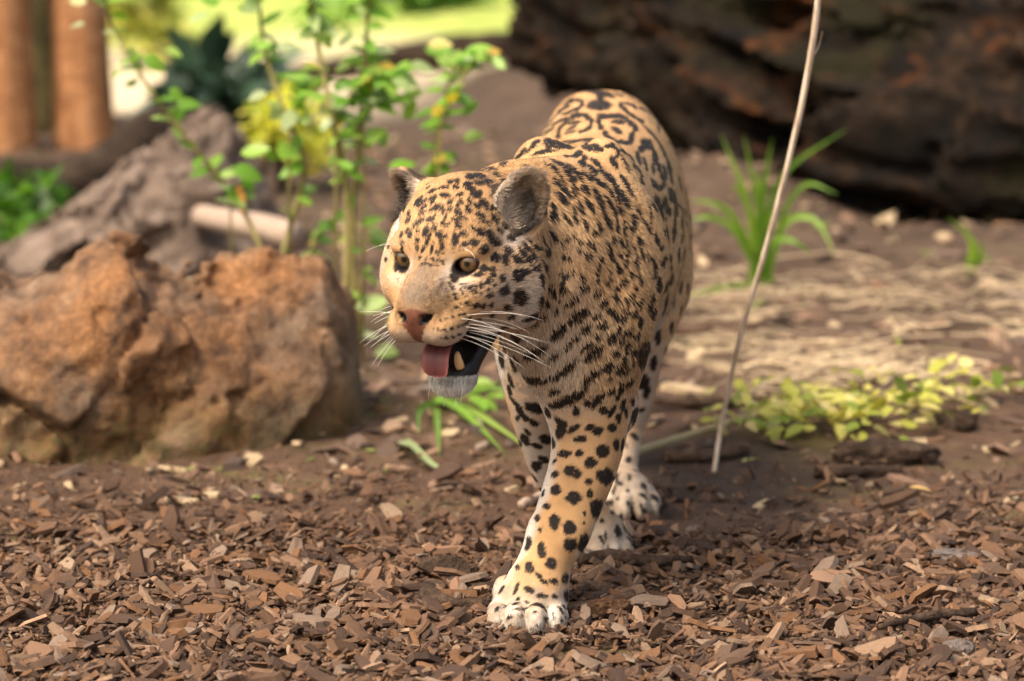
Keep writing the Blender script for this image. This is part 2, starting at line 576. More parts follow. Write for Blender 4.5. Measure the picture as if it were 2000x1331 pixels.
JV, JQ = JF.nets()
def adj_smooth(V, Q, it=1, lam=0.5):
    e = np.concatenate([Q[:, [0, 1]], Q[:, [1, 2]], Q[:, [2, 3]], Q[:, [3, 0]]])
    for _ in range(it):
        s = np.zeros_like(V); c = np.zeros(len(V))
        for a, b in ((0, 1), (1, 0)):
            for d in range(3): s[:, d] += np.bincount(e[:, a], V[e[:, b], d], len(V))
            c += np.bincount(e[:, a], minlength=len(V))
        V = V + lam * (s / c[:, None] - V)
    return V
JV = adj_smooth(JV, JQ, 2, 0.5)
def vnormals(V, Q):
    n = np.cross(V[Q[:, 2]] - V[Q[:, 0]], V[Q[:, 3]] - V[Q[:, 1]])
    o = np.zeros_like(V)
    for k in range(4):
        for d in range(3): o[:, d] += np.bincount(Q[:, k], n[:, d], len(V))
    return unit(o)
JN = vnormals(JV, JQ)
print('jaguar verts', len(JV))
# ================================================================== ground
def gz(x, y):
    x = np.asarray(x, float); y = np.asarray(y, float)
    p = np.stack(np.broadcast_arrays(x, y, 0 * x), -1)
    z = .016 * fbm(p * 1.7, 3) + .006 * fbm(p * 9, 3)
    z = z * sstep(6.0, 9.0, np.hypot(x, y + 5.5) * 1.0 + 1.6)
    near = np.exp(-((x - .05) ** 2 / .5 + (y - .3) ** 2 / .6))
    z = z * (1 - near) - .012 * (1 - near) * 0
    z = z + .16 * np.exp(-(((x - .47) / .28) ** 2 + ((y - 3.75) / .42) ** 2))      # earth piled against the log
    z = z + .05 * np.exp(-(((x - 1.1) / .6) ** 2 + ((y - 3.2) / .35) ** 2))
    z = z + .22 * np.exp(-(((x - .45) / .5) ** 2 + ((y - 6.1) / .8) ** 2))          # bank behind
    return z
gx = np.concatenate([np.linspace(-40, -2.2, 34)[:-1], np.linspace(-2.2, 2.4, 260), np.linspace(2.4, 40, 34)[1:]])
gy = np.concatenate([np.linspace(-12, -1.2, 16)[:-1], np.linspace(-1.2, 5, 330), np.linspace(5, 12, 90)[1:], np.linspace(12, 90, 30)[1:]])
X, Y = np.meshgrid(gx, gy, indexing='ij')
Z = gz(X, Y)
i = np.arange(len(gx) - 1)[:, None] * len(gy); j = np.arange(len(gy) - 1)[None]
Q = np.stack([i + j, i + len(gy) + j, i + len(gy) + j + 1, i + j + 1], -1).reshape(-1, 4)

m, n, b = new_mat('soil')
co = objco(n)
big = noisetex(n, 1.3, 5, .6, co); mid = noisetex(n, 7, 6, .65, co); fine = noisetex(n, 60, 6, .75, co); grit = noisetex(n, 260, 3, .7, co)
c = ramp(n, mid, [(.28, (.062, .036, .023)), (.5, (.118, .070, .046)), (.72, (.19, .12, .082))])
c = mixc(n, .55, c, ramp(n, fine, [(.30, (.35, .33, .32)), (.62, (1.25, 1.2, 1.15))]), 'MULTIPLY')
c = mixc(n, ramp(n, grit, [(.60, (0, 0, 0)), (.72, (1, 1, 1))]), c, (.30, .21, .15))
# moss and thin grass in patches
moss = mth(n, 'MULTIPLY', ramp(n, noisetex(n, 2.6, 4, .6, co, .4), [(.53, (0, 0, 0)), (.64, (1, 1, 1))]), ramp(n, noisetex(n, 45, 4, .7, co), [(.42, (0, 0, 0)), (.62, (1, 1, 1))]))
c = mixc(n, mth(n, 'MULTIPLY', moss, .75), c, (.15, .15, .035))
# dark earth beside the animal, its shadow painted into the soil colour
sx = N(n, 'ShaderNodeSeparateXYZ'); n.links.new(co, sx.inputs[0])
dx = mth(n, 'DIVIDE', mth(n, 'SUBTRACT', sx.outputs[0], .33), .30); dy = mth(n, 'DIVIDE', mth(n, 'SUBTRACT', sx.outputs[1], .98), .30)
jag_shade = mth(n, 'ADD', mth(n, 'ADD', mth(n, 'MULTIPLY', dx, dx), mth(n, 'MULTIPLY', dy, dy)), mth(n, 'MULTIPLY', mth(n, 'SUBTRACT', mid, .5), 2.5))
c = mixc(n, ramp(n, jag_shade, [(.3, (.55, .55, .55)), (1.5, (0, 0, 0))]), c, (.052, .040, .034))
# paler dry earth further off, then sandy path and grass
d1 = ramp(n, mth(n, 'ADD', mth(n, 'DIVIDE', sx.outputs[1], 10), mth(n, 'MULTIPLY', mth(n, 'SUBTRACT', big, .5), .18)), [(.16, (0, 0, 0)), (.30, (1, 1, 1))])
c = mixc(n, mth(n, 'MULTIPLY', d1, .65), c, ramp(n, mid, [(.3, (.068, .046, .033)), (.7, (.14, .100, .073))]))
wob = mth(n, 'MULTIPLY', mth(n, 'SUBTRACT', big, .5), .12)
sand = ramp(n, mth(n, 'ADD', mth(n, 'DIVIDE', sx.outputs[1], 10), wob), [(.555, (0, 0, 0)), (.60, (1, 1, 1))])
left = ramp(n, mth(n, 'ADD', mth(n, 'DIVIDE', sx.outputs[0], 10), mth(n, 'ADD', wob, .5)), [(.455, (1, 1, 1)), (.49, (0, 0, 0))])
c = mixc(n, mth(n, 'MULTIPLY', sand, left), c, (.80, .66, .46))
far = ramp(n, mth(n, 'ADD', mth(n, 'DIVIDE', sx.outputs[1], 20), wob), [(.36, (0, 0, 0)), (.40, (1, 1, 1))])
c = mixc(n, far, c, ramp(n, mid, [(.35, (.30, .42, .08)), (.65, (.62, .66, .18))]))
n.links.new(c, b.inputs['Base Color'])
b.inputs['Roughness'].default_value = .9; b.inputs['Specular IOR Level'].default_value = .25
hh = mth(n, 'ADD', mth(n, 'MULTIPLY', fine, 1.0), mth(n, 'MULTIPLY', grit, .35))
bump(n, b, hh, .8, .012)
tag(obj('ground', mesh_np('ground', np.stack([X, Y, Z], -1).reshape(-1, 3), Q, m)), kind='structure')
GZ = lambda x, y: float(gz(np.array(x), np.array(y)))
def GP(u, v, lift=0.0):
    p = G(u, v)
    for _ in range(3): p = G(u, v, GZ(p[0], p[1]))
    p[2] += lift + (.014 * float(sstep(.75, .45, p[1])) if lift else 0); return p

# ================================================================== wood chips
def chip_proto(seed):
    r = np.random.default_rng(seed)
    k = r.integers(5, 8); asp = r.uniform(1.7, 4.6)
    a = np.sort((np.arange(k) + r.uniform(-.3, .3, k)) / k * 2 * np.pi)
    rr = r.uniform(.72, 1.1, k)
    P2 = np.stack([np.cos(a) * rr, np.sin(a) * rr / asp * r.uniform(.9, 1.2)], 1)
    # blunt split ends
    P2[:, 0] = np.clip(P2[:, 0], -r.uniform(.6, 1), r.uniform(.6, 1))
    th = r.uniform(.06, .14); bend = r.uniform(-.10, .16)
    def lift(p): return bend * p[:, 0] ** 2
    top = np.concatenate([P2 * .94, (lift(P2) + th * r.uniform(.5, 1.2, k))[:, None]], 1)
    bot = np.concatenate([P2, (lift(P2) - th)[:, None]], 1)
    mid = np.array([[0, 0, th * 1.1]])
    V = np.concatenate([top, bot, mid])
    j = np.arange(k); kk = (j + 1) % k
    T = np.concatenate([np.stack([np.full(k, 2 * k), j, kk], 1), np.stack([j, k + j, k + kk], 1), np.stack([j, k + kk, kk], 1)])
    B = np.array([[k, k + i2 + 1, k + i2] for i2 in range(1, k - 1)])
    return V, np.concatenate([T, B])
PROTO = [chip_proto(s) for s in range(24)]
CHIP_PAL = np.array([[.185, .105, .064], [.26, .155, .098], [.12, .070, .046], [.34, .225, .150], [.085, .052, .038], [.28, .205, .155], [.225, .118, .060], [.155, .098, .070], [.40, .29, .20]])
CHIP_W = np.array([.22, .17, .18, .07, .14, .05, .09, .07, .01])

def wood_nodes(n, b, col, uvvec, rough=.8):
    g = noisetex(n, 5, 5, .7, uvvec)
    c = mixc(n, .75, col, ramp(n, g, [(.28, (.45, .42, .40)), (.5, (.95, .95, .95)), (.74, (1.35, 1.3, 1.25))]), 'MULTIPLY')
    spk = noisetex(n, 170, 3, .7)
    c = mixc(n, .45, c, ramp(n, spk, [(.3, (.5, .5, .5)), (.65, (1.15, 1.15, 1.15))]), 'MULTIPLY')
    n.links.new(c, b.inputs['Base Color']); b.inputs['Roughness'].default_value = rough; b.inputs['Specular IOR Level'].default_value = .3
    bump(n, b, g, .6, .003)

def chip_uv():
    return None
m, n, b = new_mat('wood_chips')
uvn = N(n, 'ShaderNodeUVMap'); mp = N(n, 'ShaderNodeMapping'); mp.inputs['Scale'].default_value = (.5, 6, 1); n.links.new(uvn.outputs[0], mp.inputs[0])
wood_nodes(n, b, attr(n, 'chip').outputs['Color'], mp.outputs[0])
CHIP_MAT = m

# bare earth patches (photo places them beside the paws and across the middle)
BARE = [(G(800, 985), .34, .16), (G(1390, 1030), .16, .10), (G(1180, 1290), .12, .05), (G(1400, 1225), .12, .05), (G(1330, 950), .30, .25), (G(560, 960), .25, .12)]
def chip_keep(x, y):
    d = sstep(1.0, .10, y + .22 * fbm(np.stack([x * 3, y * 3, 0 * x], -1), 3))
    for c, a, e in BARE:
        q = ((x - c[0]) / a) ** 2 + ((y - c[1]) / e) ** 2
        d = d * sstep(.35, 1.3, q)
    return np.maximum(d ** 1.5, .06)
def scatter(nc, x0, x1, y0, y1, seed, size, zmax, keepfn, tilt):
    r = np.random.default_rng(seed)
    x = r.uniform(x0, x1, nc); y = r.uniform(y0, y1, nc)
    k = r.random(nc) < keepfn(x, y); x, y = x[k], y[k]; nc = len(x)
    s = np.clip(r.lognormal(math.log(size), .55, nc), size * .35, size * 3.4)
    yaw = r.uniform(0, 2 * np.pi, nc); tl = r.normal(0, tilt, nc); rl = r.normal(0, tilt, nc)
    z = gz(x, y) + r.uniform(0, zmax, nc) ** 1.0 + s * .05
    cy, sy, ct, st, cr, sr = np.cos(yaw), np.sin(yaw), np.cos(tl), np.sin(tl), np.cos(rl), np.sin(rl)
    Mt = np.zeros((nc, 3, 3))
    Mt[:, 0] = np.stack([cy * ct, cy * st * sr - sy * cr, cy * st * cr + sy * sr], 1)
    Mt[:, 1] = np.stack([sy * ct, sy * st * sr + cy * cr, sy * st * cr - cy * sr], 1)
    Mt[:, 2] = np.stack([-st, ct * sr, ct * cr], 1)
    pr = r.integers(0, len(PROTO), nc)
    col = CHIP_PAL[r.choice(len(CHIP_PAL), nc, p=CHIP_W / CHIP_W.sum())] * r.normal(1, .14, nc)[:, None]
    sel = np.ones(nc, bool)
    for c, rad in ((FLP, .050), (FRP, .045), (HLP, .045)):
        sel &= np.hypot(x - c[0], y - c[1] - .03) > rad
    return dict(p=np.stack([x, y, z], 1), s=s, M=Mt, pr=pr, col=np.clip(col, .02, .8), sel=sel)
def chips_mesh(name, D, idx, mat):
    V, T, UV, CO = [], [], [], []; base = 0
    r = np.random.default_rng(1)
    for k in range(len(PROTO)):
        ii = idx[D['pr'][idx] == k]
        if not len(ii): continue
        pv, pt = PROTO[k]
        W = np.einsum('nij,vj->nvi', D['M'][ii], pv) * D['s'][ii][:, None, None] + D['p'][ii][:, None, :]
        V.append(W.reshape(-1, 3))
        T.append((pt[None] + (np.arange(len(ii)) * len(pv))[:, None, None] + base).reshape(-1, 3)); base += len(ii) * len(pv)
        UV.append((pv[None, :, :2] + r.uniform(0, 50, (len(ii), 1, 2))).reshape(-1, 2))
        CO.append(np.repeat(D['col'][ii], len(pv), 0))
    return mesh_np(name, np.concatenate(V), np.concatenate(T), mat, False, {'chip': np.concatenate(CO)}, np.concatenate(UV))

CHIP_PAL = CHIP_PAL * np.array([.80, .78, .76])
D = scatter(46000, -1.15, 1.15, -.75, .95, 21, .0125, .024, chip_keep, .42)
idx = np.nonzero(D['sel'])[0]
Df = scatter(42000, -1.15, 1.15, -.75, 1.1, 23, .0048, .016, lambda x, y: np.maximum(chip_keep(x, y), .22), .6)
# the 300 that show largest become chips of their own
Pw = D['p']; vis = (Pw[:, 1] > -.30) & (Pw[:, 1] < .25) & (np.abs(Pw[:, 0]) < .66)
topz = D['p'][:, 2] - gz(Pw[:, 0], Pw[:, 1])
score = D['s'] * np.where(vis & D['sel'], 1, 0) * (topz > .006) / (Pw[:, 1] + 5.5)
big_i = np.argsort(-score)[:300]
rest = np.setdiff1d(idx, big_i)
tag(obj('wood_crumbs', chips_mesh('wood_crumbs', Df, np.nonzero(Df['sel'])[0], CHIP_MAT)), 'fine dark wood crumbs filling the gaps between the chips', 'wood crumbs', kind='stuff')
tag(obj('wood_chip_mulch', chips_mesh('wood_chip_mulch', D, rest, CHIP_MAT)), 'brown wood chip mulch covering the ground in front of the boulder', 'wood chips', kind='stuff')
m, n, b = new_mat('wood_chip')
oi = N(n, 'ShaderNodeObjectInfo')
uvn = N(n, 'ShaderNodeUVMap'); mp = N(n, 'ShaderNodeMapping'); mp.inputs['Scale'].default_value = (.5, 6, 1); n.links.new(uvn.outputs[0], mp.inputs[0])
av = N(n, 'ShaderNodeVectorMath', operation='ADD'); cx = N(n, 'ShaderNodeCombineXYZ'); n.links.new(mth(n, 'MULTIPLY', oi.outputs['Random'], 90), cx.inputs[0])
n.links.new(mp.outputs[0], av.inputs[0]); n.links.new(cx.outputs[0], av.inputs[1])
wood_nodes(n, b, ramp(n, oi.outputs['Random'], [(k / 8, tuple(CHIP_PAL[k])) for k in range(9)], 'CONSTANT'), av.outputs[0])
pm = [mesh_np('wood_chip', v, f, m, False, None, v[:, :2]) for v, f in PROTO]
for k in big_i:
    o = obj('wood_chip', pm[D['pr'][k]])
    M4 = Matrix(D['M'][k].tolist()).to_4x4() @ Matrix.Scale(float(D['s'][k]), 4)
    M4.translation = Vector(D['p'][k] + np.array([0, 0, .002])); o.matrix_world = M4
    tag(o, 'single brown splinter of wood lying loose on top of the mulch', 'wood chip', 'loose wood chips on the mulch')
# scattered leaf and wood litter further back
def litter_keep(x, y):
    q = fbm(np.stack([x * 2.2, y * 1.6, 0 * x + 4], -1), 3)
    k = .35 + .9 * sstep(.0, .5, q)
    for c, a, e in BARE[4:5]:
        k = k * sstep(.35, 1.3, ((x - c[0]) / a) ** 2 + ((y - c[1]) / e) ** 2)
    return k
D2 = scatter(9500, -1.6, 2.0, .75, 5.2, 22, .019, .006, litter_keep, .25)
D2['col'] = np.clip(D2['col'] * np.array([1.15, 1.2, 1.25]) + .02, 0, .7)
pale = RNG.random(len(D2['col'])) < .14; D2['col'][pale] = (.50, .38, .24)
gr = RNG.random(len(D2['col'])) < .03; D2['col'][gr] = (.20, .24, .07)
tag(obj('leaf_litter', chips_mesh('leaf_litter', D2, np.nonzero(D2['sel'])[0], CHIP_MAT)), 'brown and straw coloured leaf litter strewn over bare earth', 'leaf litter', kind='stuff')

# straw
def straw_mesh(name, groups, mat, seed):
    r = np.random.default_rng(seed); mb = MB(); cols = []
    for (c, a, e, cnt, L, yaw0, ys) in groups:
        for _ in range(cnt):
            q = r.normal(size=2); x, y = c[0] + q[0] * a, c[1] + q[1] * e
            yaw = r.normal(yaw0, ys); ln = L * r.uniform(.4, 1.3); z0 = GZ(x, y)
            d = np.array([math.cos(yaw), math.sin(yaw), r.normal(0, .10)]); pts = []
            for t in (-.5, -.17, .17, .5): pts.append(np.array([x, y, z0 + .010 + r.random() * .02]) + d * ln * t + np.array([0, 0, -.02 * t * t]))
            V, F, uv = tube(pts, r.uniform(.0009, .0024), 4, False); mb.add(V, F, uv)
            cc = np.array([.56, .43, .28]) * r.uniform(.55, 1.25); cols.append(np.repeat(cc[None], len(V), 0))
    return mb.mesh(name, mat, True, {'chip': np.concatenate(cols)})
m, n, b = new_mat('straw'); n.links.new(attr(n, 'chip').outputs['Color'], b.inputs['Base Color']); b.inputs['Roughness'].default_value = .6
STRAW = m
c1 = GP(1660, 735); c2 = GP(1780, 560); c3 = GP(1400, 590); c4 = GP(1480, 690)
tag(obj('dry_straw', straw_mesh('dry_straw', [(c1, .11, .09, 170, .15, .2, .6), (c2, .24, .10, 80, .13, .1, .7), (c3, .12, .12, 40, .26, .35, .35), (c4, .16, .05, 30, .2, -.4, .3), (GP(1900, 640), .2, .12, 50, .13, 0, .7)], m, 5)),
    'pale dry straw scattered on the earth in front of the rotten log', 'straw', kind='stuff')

# ================================================================== boulder
def profile_body(prof, yfront, depth, e, lo, hi, step, disp):
    """a mass with a measured skyline: prof = [(x, height)], front face line yfront(x), depth"""
    xs = np.arange(lo[0], hi[0], step); ys = np.arange(lo[1], hi[1], step); zs = np.arange(lo[2], hi[2], step)
    F = Field(xs, ys, zs)
    pxs = np.array([p[0] for p in prof]); ph = np.array([p[1] for p in prof])
    def fn(X, Y, Z):
        h = np.interp(X, pxs, ph).astype(np.float32)
        hw = (depth * np.clip((h / ph.max()), .03, 1) ** .45).astype(np.float32) / 2
        yc = (yfront(X) + depth / 2).astype(np.float32)
        q = (np.abs((Y - yc) / hw) ** e + (np.maximum(Z + .02, 0) / (h + .02)) ** e) ** (1 / e)
        d = (q - 1) * np.minimum(hw, h + .02) * .8
        P3 = np.stack(np.broadcast_arrays(X, Y, Z), -1)
        return d - disp(P3)
    F.v = np.minimum(F.v, fn(F.ax[0][:, None, None], F.ax[1][None, :, None], F.ax[2][None, None, :]))
    V, Q = F.nets(); return keep_largest(V, Q)

sky_b = [(-260, 640), (-180, 580), (-90, 560), (0, 530), (60, 518), (110, 503), (150, 488), (195, 476), (230, 470), (265, 478), (300, 500), (335, 516), (365, 522),
         (420, 524), (480, 526), (520, 524), (560, 532), (600, 524), (628, 520), (648, 548), (668, 590), (684, 628), (690, 690), (694, 760), (700, 840), (705, 900)]
yb = 1.34
prof = [(P(u, v, yb)[0], max(P(u, v, yb)[2], .0)) for u, v in sky_b]
def yf_b(X): return np.interp(X, [-1.2, -.86, -.55, -.42, -.28], [1.04, 1.05, 1.09, 1.18, 1.26])
_fr = np.random.default_rng(77)
F_SEED = np.stack([_fr.uniform(-1.25, -.2, 46), _fr.uniform(.95, 1.8, 46), _fr.uniform(-.05, .42, 46)], 1)
F_GRAD = _fr.normal(size=(46, 3)) * .20
def disp_b(p):
    w = p + .035 * np.stack([noise3(p * 5 + 9), noise3(p * 5 + 19), noise3(p * 5 + 29)], -1)
    sh = w.shape[:-1]; q = w.reshape(-1, 3)
    best = np.full(len(q), 9.0, np.float32); sec = np.full(len(q), 9.0, np.float32); off = np.zeros(len(q), np.float32)
    for c, g in zip(F_SEED, F_GRAD):
        d = np.sqrt(((q - c) ** 2).sum(1)).astype(np.float32); o_ = ((q - c) @ g).astype(np.float32)
        nw = d < best
        sec = np.where(nw, best, np.minimum(sec, d)); off = np.where(nw, o_, off); best = np.where(nw, d, best)
    crack = sstep(.020, .0, sec - best)
    d = (np.clip(off, -.024, .010) - .010 * crack).reshape(sh)
    d = d - .006 + .012 * fbm(w * 3.2 + 2, 2) + .007 * (ridged(w * 11, 3) - .4) + .004 * fbm(p * 36, 3)
    pits = noise3(p * 15 + 3); d = d - .012 * sstep(.48, .62, pits)
    return d
V, Q = profile_body(prof, yf_b, .46, 2.5, (-1.22, .90, -.03), (-.20, 1.85, .42), .0075, disp_b)
V = adj_smooth(V, Q, 1, .4)
m, n, b = new_mat('boulder')
co = objco(n)
big = noisetex(n, 5, 4, .6, co, .6); mid = noisetex(n, 16, 6, .7, co, .3); fine = noisetex(n, 80, 5, .7, co)
c = ramp(n, mid, [(.30, (.032, .018, .011)), (.42, (.105, .054, .028)), (.55, (.22, .112, .052)), (.72, (.36, .215, .118))])
c = mixc(n, ramp(n, big, [(.44, (0, 0, 0)), (.62, (1, 1, 1))]), c, ramp(n, mid, [(.3, (.085, .055, .038)), (.7, (.27, .185, .125))]))
c = mixc(n, ramp(n, noisetex(n, 4, 5, .6, co, .5), [(.55, (0, 0, 0)), (.66, (.75, .75, .75))]), c, ramp(n, fine, [(.3, (.19, .080, .026)), (.7, (.37, .18, .072))]))
c = mixc(n, .6, c, ramp(n, fine, [(.3, (.45, .43, .42)), (.65, (1.2, 1.2, 1.2))]), 'MULTIPLY')
sx = N(n, 'ShaderNodeSeparateXYZ'); n.links.new(co, sx.inputs[0])
ms = mth(n, 'MULTIPLY', ramp(n, mth(n, 'ADD', sx.outputs[2], mth(n, 'MULTIPLY', mth(n, 'SUBTRACT', big, .5), .25)), [(.02, (1, 1, 1)), (.13, (0, 0, 0))]), ramp(n, fine, [(.4, (0, 0, 0)), (.6, (1, 1, 1))]))
c = mixc(n, mth(n, 'MULTIPLY', ms, .7), c, (.07, .075, .018))
n.links.new(c, b.inputs['Base Color']); b.inputs['Roughness'].default_value = .82; b.inputs['Specular IOR Level'].default_value = .35
bump(n, b, mth(n, 'ADD', mid, mth(n, 'MULTIPLY', fine, .4)), .7, .02)
tag(obj('boulder', mesh_np('boulder', V, Q, m)), 'rust brown pitted boulder with a saddle in its top and moss at its foot', 'rock')

# ================================================================== bark mound with cut stub
sky_m = [(-330, 640), (-200, 600), (-80, 560), (0, 520), (90, 455), (180, 375), (260, 312), (320, 275), (370, 246), (410, 243), (450, 262), (485, 315), (520, 385), (545, 450), (565, 520), (585, 620)]
ym = 3.15
prof = [(P(u, v, ym)[0], max(P(u, v, ym)[2], 0)) for u, v in sky_m]
def disp_m(p):
    q = np.stack([p[..., 0] * .75 + p[..., 2] * .66, p[..., 1], -p[..., 0] * .66 + p[..., 2] * .75], -1)
    w = q + .03 * np.stack([noise3(p * 6 + 9), noise3(p * 6 + 19), noise3(p * 6 + 29)], -1)
    return .030 * (ridged(w * np.array([4, 13, 13]), 3) - .4) * 1.5 + .025 * fbm(p * 4, 2) + .008 * fbm(p * 40, 2) - .035
V, Q = profile_body(prof, lambda X: 2.86 + .22 * (X + .9), .66, 2.2, (-1.75, 2.5, -.03), (-.35, 3.9, .42), .011, disp_m)
def bark_mat(name, stops, scale=14, moss=None, orange=None, bstr=.9):
    m, n, b = new_mat(name); co = objco(n)
    a = noisetex(n, scale, 6, .7, co, .4); f2 = noisetex(n, scale * 6, 4, .7, co); g = noisetex(n, scale * .22, 4, .6, co, .3)
    c = ramp(n, a, stops)
    if moss: c = mixc(n, ramp(n, g, [(.50, (0, 0, 0)), (.62, (1, 1, 1))]), c, moss)
    if orange: c = mixc(n, ramp(n, noisetex(n, scale * .35, 4, .6, co, .8), [(.57, (0, 0, 0)), (.66, (1, 1, 1))]), c, orange)
    c = mixc(n, .55, c, ramp(n, f2, [(.3, (.4, .4, .4)), (.65, (1.2, 1.2, 1.2))]), 'MULTIPLY')
    n.links.new(c, b.inputs['Base Color']); b.inputs['Roughness'].default_value = .9; b.inputs['Specular IOR Level'].default_value = .2
    bump(n, b, mth(n, 'ADD', a, mth(n, 'MULTIPLY', f2, .4)), bstr, .02); return m
BARK_GREY = bark_mat('grey_bark', [(.3, (.085, .062, .050)), (.5, (.21, .155, .125)), (.7, (.36, .28, .23))], 18)
o = obj('tree_root_mound', None) if False else empty('tree_stump', tuple(P(330, 560, 3.1)))
base = np.array(o.location); base[2] = 0; o.location = base
tag(o, 'low slanting stump of furrowed grey bark behind the boulder with a sawn pale limb', 'stump')
obj('bark', mesh_np('stump_bark', V - base, Q, BARK_GREY), o)
m, n, b = new_mat('pale_wood')
n.links.new(ramp(n, noisetex(n, 30, 5, .7, objco(n, (1, 6, 6))), [(.3, (.20, .135, .10)), (.7, (.52, .41, .33))]), b.inputs['Base Color']); b.inputs['Roughness'].default_value = .75
PALE = m
V, F, uv = tube(crom([P(392, 424, 2.98), P(450, 433, 2.86), P(520, 446, 2.76), P(578, 462, 2.70)], 20), np.linspace(px(24, 2.8), px(27, 2.8), 20), 18, True, .12, 3)
obj('sawn_limb', mesh_np('sawn_limb', V - base, F, m, True, None, uv), o)

# ================================================================== curved dead branch and the red-barked trees
def log_obj(name, pts, rad, mat, label, cat, n=24, seg=14, wob=.25, seed=0, parent=None, group=None):
    q = crom(pts, n); r_ = np.interp(np.linspace(0, 1, n), np.linspace(0, 1, len(rad)), rad)
    V, F, uv = tube(q, r_, seg, True, wob, seed)
    o = obj(name, mesh_np(name, V, F, mat, True, None, uv), parent)
    if label: tag(o, label, cat, group)
    return o
BARK_DARK = bark_mat('dark_bark', [(.3, (.018, .012, .009)), (.5, (.045, .030, .021)), (.7, (.11, .078, .055))], 16)
log_obj('dead_branch', [P(-90, 330, 3.9), P(0, 352, 3.95), P(90, 357, 4.0), P(170, 350, 4.05), P(235, 315, 4.1), P(285, 262, 4.15), P(335, 235, 4.3), P(420, 228, 4.6)],
        [px(40, 4), px(46, 4), px(54, 4), px(48, 4), px(36, 4), px(24, 4)], BARK_DARK, 'thick curved dead branch lying behind the grey stump', 'branch', 30, 16, .25, 2)
BARK_RED = bark_mat('red_bark', [(.3, (.20, .085, .036)), (.5, (.46, .22, .10)), (.7, (.62, .34, .18))], 9, None, (.66, .32, .13))
BARK_OLIVE = bark_mat('olive_bark', [(.3, (.020, .016, .008)), (.5, (.055, .045, .018)), (.7, (.11, .085, .035))], 9)

def leaf_proto(L=1.0, wid=.55, fold=.18, curl=.25, seg=6, tip=1.0):
    """oval leaf from the origin along +X, two halves folded on the midrib"""
    V = []; F = []
    for i in range(seg + 1):
        t = i / seg; w = wid * .5 * (math.sin(math.pi * min(1, t ** .8)) ** .8 if 0 < t < 1 else 0.02)
        x = L * t; z = -curl * t * t
        V += [(x, -w, z + fold * w), (x, 0, z), (x, w, z + fold * w)]
    for i in range(seg):
        a = i * 3; F += [(a, a + 3, a + 4, a + 1), (a + 1, a + 4, a + 5, a + 2)]
    return np.array(V, float), np.array(F)

def leaf_mat(name, stops, trans=.35, rough=.45, rnd=True):
    m, n, b = new_mat(name); out = [x for x in n.nodes if x.type == 'OUTPUT_MATERIAL'][0]
    oi = N(n, 'ShaderNodeObjectInfo')
    src = oi.outputs['Random'] if rnd else attr(n, 'leafrand').outputs['Fac']
    c = ramp(n, src, stops)
    c = mixc(n, .4, c, ramp(n, noisetex(n, 40, 3, .6), [(.3, (.65, .65, .65)), (.7, (1.2, 1.2, 1.2))]), 'MULTIPLY')
    n.links.new(c, b.inputs['Base Color']); b.inputs['Roughness'].default_value = rough; b.inputs['Specular IOR Level'].default_value = .45
    tr = N(n, 'ShaderNodeBsdfTranslucent'); n.links.new(mixc(n, 1.0, c, (1.3, 1.35, .6), 'MULTIPLY'), tr.inputs[0])
    mx = N(n, 'ShaderNodeMixShader'); mx.inputs[0].default_value = trans
    n.links.new(b.outputs[0], mx.inputs[1]); n.links.new(tr.outputs[0], mx.inputs[2]); n.links.new(mx.outputs[0], out.inputs[0])
    return m

def leaf_cloud(name, centers, radii, count, size, mat, seed, flat_=.8):
    """many leaf faces spread through a crown; one mesh"""
    r = np.random.default_rng(seed); lv, lf = leaf_proto(1, .55, .2, .3, 3)
    cs = np.array(centers); rs = np.array(radii, float)
    w = rs ** 2; w /= w.sum()
    k = r.choice(len(cs), count, p=w)
    d = unit(r.normal(size=(count, 3))); rad = rs[k] * r.random(count) ** .45
    p = cs[k] + d * rad[:, None] * np.array([1, 1, flat_])
    fx = unit(d + r.normal(size=(count, 3)) * .7 + np.array([0, 0, -.25])); up = unit(np.array([0, 0, 1.0]) + r.normal(size=(count, 3)) * .5)
    sy = unit(np.cross(up, fx)); uz = np.cross(fx, sy)
    s = size * r.uniform(.6, 1.35, count)
    M = np.stack([fx, sy, uz], -1)
    V = np.einsum('nij,vj->nvi', M, lv) * s[:, None, None] + p[:, None, :]
    F = (lf[None] + (np.arange(count) * len(lv))[:, None, None]).reshape(-1, 4)
    rnd = np.repeat(r.random(count), len(lv))
    return mesh_np(name, V.reshape(-1, 3), F, mat, True, {'leafrand': np.stack([rnd] * 3, 1)})

